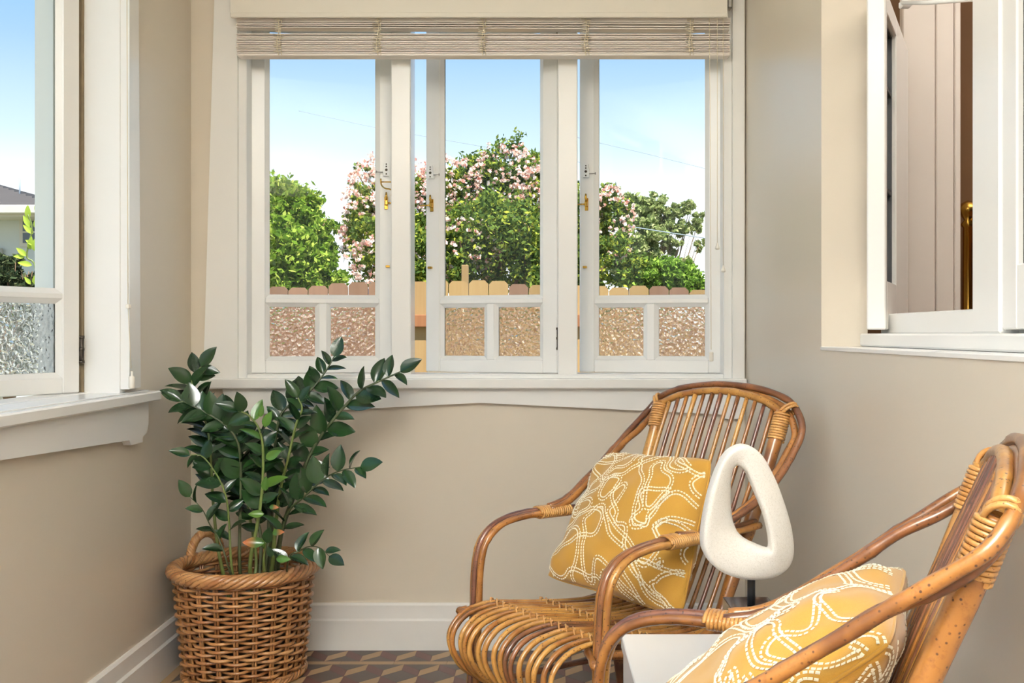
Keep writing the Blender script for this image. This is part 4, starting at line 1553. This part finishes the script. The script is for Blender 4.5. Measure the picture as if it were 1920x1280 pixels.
wb = MB().lathe([(.10, 0), (.13, .9), (.15, .91), (.15, .95), (.11, .99), (.02, 1.0)], 18, (bl(706, FY + .6), FY + .6, -.42 + 0)).xf(Matrix.Identity(4)).build('rubbish_bin', M['bin'])
wb.scale = (1, 1, 1.82); wb.location.z = .345
tag(wb, 'dark blue bin top showing over the fence behind the left sash', 'bin')


# ------------------------------------------------------------------ outside: trees
def crown(blobs, n, ls, mat, R, dens_shell=.55, aspect=.5, clump=.26, per=70):
    """leaf cards gathered in clumps over ellipsoid blobs [(centre, (rx,ry,rz))]"""
    area_ = [b_[1][0] * b_[1][2] for b_ in blobs]
    tot = sum(area_)
    v, f = [], []
    for (c, r), w in zip(blobs, area_):
        nl = int(n * w / tot)
        nc = max(6, nl // per)
        for _c in range(nc):
            d = Vector((R.gauss(0, 1), R.gauss(0, 1), R.gauss(0, 1))).normalized()
            l = dens_shell + (1 - dens_shell) * R.random() ** .6
            l *= 1 + .22 * noise.noise(Vector((d.x * 2.3 + c[0] * 5, d.y * 2.3, d.z * 2.3 + c[2] * 5)))
            q = Vector((c[0] + d.x * r[0] * l, c[1] + d.y * r[1] * l, c[2] + d.z * r[2] * l))
            k = clump * min(r) * R.uniform(.5, 1.15)
            out = (d + Vector((0, 0, .5))).normalized()
            for _ in range(max(3, nl // nc)):
                e = Vector((R.gauss(0, .55), R.gauss(0, .55), R.gauss(0, .45)))
                p = q + e * k
                a = (Vector((R.gauss(0, 1), R.gauss(0, 1), R.gauss(0, 1))) * .8 + out * .35).normalized()
                b_ = Matrix.Rotation(R.uniform(0, 6.28), 3, a) @ a.orthogonal().normalized()
                s = ls * R.uniform(.6, 1.3)
                o = len(v)
                a, b2 = a * s, b_ * s * aspect
                v += [p - a, p - b2, p + a, p + b2]
                f.append((o, o + 1, o + 2, o + 3))
    return MB().add(v, f)


def tree(name, label, cat, basep, blobs, n, ls, mat, seed, group, extra=None, shell=.5, trunk=.07):
    R = random.Random(seed)
    root = empty(name, basep)
    tag(root, label, cat, group)
    I = Matrix.Translation(-Vector(basep))
    o = crown(blobs, n, ls, mat, R, shell).build('foliage', M[mat], root, fix=False)
    o.matrix_parent_inverse = I; o['kind'] = 'stuff'
    t = MB()
    for (c, r) in blobs:
        b_ = Vector(basep)
        mid = b_.lerp(Vector(c), .5) + Vector((R.uniform(-.1, .1), 0, R.uniform(0, .2)))
        t.tube(spline([b_, mid, c], 10), [trunk * (1 - .085 * i) for i in range(10)], 6)
        for _ in range(5):
            e = Vector(c) + Vector((R.uniform(-.7, .7) * r[0], R.uniform(-.6, .6) * r[1], R.uniform(-.5, .7) * r[2]))
            t.tube(spline([mid, (mid + e) / 2 + Vector((0, 0, .05)), e], 6), [trunk * .3 * (1 - .13 * i) for i in range(6)], 5)
    o = t.build('trunk', M['bark'], root, fix=False)
    o.matrix_parent_inverse = I
    if extra:
        n2, ls2, mat2, blobs2 = extra
        o = crown(blobs2, n2, ls2, mat2, R, .8, .8, .09, 7).build('blossoms', M[mat2], root, fix=False)
        o.matrix_parent_inverse = I; o['kind'] = 'stuff'
    return root


def blob(px, py, rx, ry, Y, dy=.8):
    c = at(px, py, Y)
    return ((c.x, c.y, c.z), (rx * Y / F_PX, dy * rx * Y / F_PX, ry * Y / F_PX))
tree('round_tree', 'bright green leafy tree beyond the fence behind the left sash', 'tree', at(470, 762, 15) * 1.0,
     [blob(470, 420, 110, 90, 15), blob(540, 400, 72, 62, 14.6), blob(500, 490, 95, 75, 13.6), blob(580, 450, 52, 62, 14.2), blob(560, 520, 80, 60, 14), blob(400, 480, 90, 110, 15), blob(340, 440, 90, 100, 15)],
     70000, .046, 'treeleaf', 3, 'trees beyond the fence')
bb = [blob(700, 430, 58, 95, 9.6), blob(740, 470, 80, 75, 9.2), blob(690, 350, 30, 55, 9.8), blob(820, 400, 85, 85, 9.8), blob(900, 360, 72, 75, 10), blob(960, 340, 70, 72, 10), blob(930, 450, 110, 90, 9.2), blob(1020, 400, 75, 95, 9.8), blob(1080, 430, 70, 85, 9.6), blob(1145, 420, 45, 75, 9.6), blob(1140, 490, 60, 55, 9.2), blob(1040, 500, 90, 60, 9), blob(820, 490, 90, 60, 9)]
bf = [blob(700, 410, 64, 110, 9.5), blob(690, 350, 32, 60, 9.7), blob(780, 370, 80, 70, 9.6), blob(840, 350, 62, 60, 9.6), blob(950, 325, 72, 58, 9.8), blob(1010, 400, 60, 90, 9.4), blob(1150, 420, 42, 80, 9.4), blob(870, 460, 80, 50, 9.0), blob(720, 490, 70, 50, 9.0)]
tree('flowering_shrub', 'tall shrub covered in pink and white blossom behind the fence', 'shrub', at(920, 830, 9.8),
     bb, 90000, .024, 'bushleaf', 8, 'shrubs behind the fence', (13000, .017, 'blossom', bf))
tree('gum_tree', 'pale olive tree with sky gaps beyond the fence behind the right sash', 'tree', at(1200, 750, 18),
     [blob(1185, 395, 38, 30, 18), blob(1225, 392, 34, 26, 18), blob(1262, 398, 20, 18, 18), blob(1292, 392, 18, 16, 18), blob(1308, 418, 15, 20, 18), blob(1245, 428, 32, 22, 18), blob(1284, 432, 20, 18, 18), blob(1205, 440, 40, 32, 17.5), blob(1255, 462, 26, 16, 18), blob(1312, 455, 10, 18, 18), blob(1225, 485, 36, 22, 17.6), blob(1285, 495, 16, 12, 18), blob(1180, 480, 40, 40, 17.5)],
     26000, .048, 'gumleaf', 12, 'trees beyond the fence', None, .35, .02)
tree('clipped_hedge', 'low rounded green hedge above the fence top behind the right sash', 'shrub', at(1250, 800, 11.5),
     [blob(1215, 520, 45, 30, 11.5), blob(1265, 518, 50, 32, 11.5), blob(1300, 535, 30, 20, 11.3), blob(1245, 497, 30, 16, 11.8)],
     20000, .030, 'hedge', 15, 'shrubs behind the fence')
# overhead cables
for k, (pts, lab) in enumerate(((((560, 208), (625, 222), (710, 240), (890, 272), (1010, 293), (1100, 306)), 'thin overhead cable crossing the sky behind the left and middle sashes'),
                                (((1060, 252), (1125, 268), (1215, 289), (1330, 318)), 'thin overhead cable in the sky of the right sash'),
                                (((1100, 408), (1185, 425), (1320, 446), (1400, 457)), 'grey overhead cable in front of the pale olive tree'))):
    Yw = 15.5 if k == 2 else 22
    o = MB().tube(spline([at(a, b_, Yw) for a, b_ in pts], 30), .008 if k == 2 else .005, 5).build('overhead_cable', M['wire'], None, fix=False)
    tag(o, lab, 'cable')

# ------------------------------------------------------------------ outside: neighbouring house seen by the left window
HY = 14.0
hb = at(34, 470, HY)
house = empty('neighbour_house', (-7.2, HY, -.42))
tag(house, 'white rendered house with grey tiled roof seen through the left window', 'house')
ih = Matrix.Translation(-house.location)
def HB(mb, name, mat, par=None):
    o = mb.build(name, M[mat]); o.parent = par or house; o.matrix_parent_inverse = ih if par is None else Matrix.Identity(4); return o
ze = zz(388, HY - .5)
HX1 = -6.7
HB(MB().box(-13, HX1, HY, HY + 6, -.42, ze + .1), 'wall', 'render')
# hip roof of tile courses
rx1, rxm = HX1 + .44, -9.2
ridge_z = ze + .87
nC = 14
for k in range(nC):
    t0, t1 = k / nC, (k + 1) / nC
    def lerp(a, b_, t): return a + (b_ - a) * t
    def cr_(t, dz=0):
        return [(-13.4, lerp(HY - .5, HY + 3, t), lerp(ze, ridge_z, t) + dz), (lerp(rx1, rxm, t), lerp(HY - .5, HY + 3, t), lerp(ze, ridge_z, t) + dz), (lerp(rx1, rxm, t), lerp(HY + 6.5, HY + 3, t), lerp(ze, ridge_z, t) + dz)]
    a, b_ = cr_(t0, .03), cr_(t1, 0)
    a0 = cr_(t0, 0)
    HB(MB().add(a + b_ + a0, [(0, 1, 4, 3), (1, 2, 5, 4), (6, 7, 1, 0), (7, 8, 2, 1)]), 'roof_course', 'rooftile')
HB(MB().box(-13.4, rx1 + .06, HY - .58, HY - .46, ze - .09, ze + .02, .01).box(rx1, rx1 + .1, HY - .5, HY + 6.5, ze - .09, ze + .02, .01), 'gutter', 'gutter')
HB(MB().box(-13.4, rx1, HY - .48, HY, ze - .12, ze - .09), 'soffit', 'gutter')
wx0, wx1, wz0, wz1 = bl(46, HY), bl(46, HY) + .55, zz(456, HY), zz(415, HY)
HB(MB().box(wx0 - .05, wx1 + .05, HY - .04, HY + .01, wz0 - .05, wz1 + .05), 'window_frame', 'gutter')
HB(MB().box(wx0, wx1, HY - .05, HY - .03, wz0, wz1), 'window_pane', 'darkglass')
HB(MB().box(wx0, wx1, HY - .055, HY - .03, (wz0 + wz1) / 2 - .01, (wz0 + wz1) / 2 + .01), 'window_bar', 'gutter')
HB(MB().tube([(bl(3, HY), HY - .06, -.42), (bl(3, HY), HY - .06, ze - .5)], .045, 8), 'downpipe', 'gutter')
ap_ = at(37, 362, HY + 1.0)
an = MB().tube([(ap_.x, ap_.y, ap_.z - .12), (ap_.x, ap_.y, zz(333, HY + 1.0))], .012, 6)
HB(an, 'antenna_mast', 'wire')
tree('dark_shrub', 'dark bushy shrub in front of the white house outside the left window', 'shrub', at(20, 760, 9.0),
     [blob(20, 505, 34, 28, 9), blob(-20, 500, 40, 36, 9), blob(52, 515, 18, 22, 9), blob(-70, 500, 50, 40, 9.2), blob(10, 570, 60, 60, 9), blob(-60, 590, 70, 60, 9.1), blob(20, 660, 70, 70, 9), blob(-60, 680, 70, 70, 9.1)], 15000, .045, 'darkshrub', 31, 'shrubs outside the left window', None, .4, .03)
sp = empty('citrus_sprig', Vector((at(64, 800, 4.3).x, 4.3, -.42)))
tag(sp, 'bright lime green leafy sprig just outside the left window', 'plant')
isp = Matrix.Translation(-sp.location)
o = MB().tube(spline([sp.location.copy(), at(64, 800, 4.3), at(70, 600, 4.3), at(66, 500, 4.3), at(50, 480, 4.3), at(60, 430, 4.3), at(52, 400, 4.3)], 24), .004, 6).build('stem', M['zzstem'])
o.parent = sp; o.matrix_parent_inverse = isp
lsp = leaf_mesh('leaf', M['sprig'], .22, .08, .2)
for (a, b_, dx, dz, L) in ((53, 410, .05, 1, 26), (56, 425, -.5, 1, 24), (62, 438, -.7, .7, 24), (66, 428, .3, 1, 22), (50, 480, -.9, .8, 24), (46, 482, -1, .1, 20), (56, 468, .2, .9, 26), (64, 470, .1, 1, 22), (60, 497, -1, .2, 26), (58, 533, -.6, .8, 18), (64, 533, .3, 1, 22), (66, 460, -.8, .5, 20), (70, 400, .1, 1, 24), (72, 450, .5, .8, 24)):
    L_ = L * 4.3 / F_PX
    d = Vector((dx, -.2, dz)).normalized(); n_ = Vector((.2, -1, .3))
    z_ = (n_ - d * n_.dot(d)).normalized(); y_ = z_.cross(d)
    p = at(a, b_, 4.3) - sp.location
    inst('leaf', lsp, sp, Matrix(((d.x * L_, y_.x * L_, z_.x * L_, p.x), (d.y * L_, y_.y * L_, z_.y * L_, p.y), (d.z * L_, y_.z * L_, z_.z * L_, p.z), (0, 0, 0, 1))))
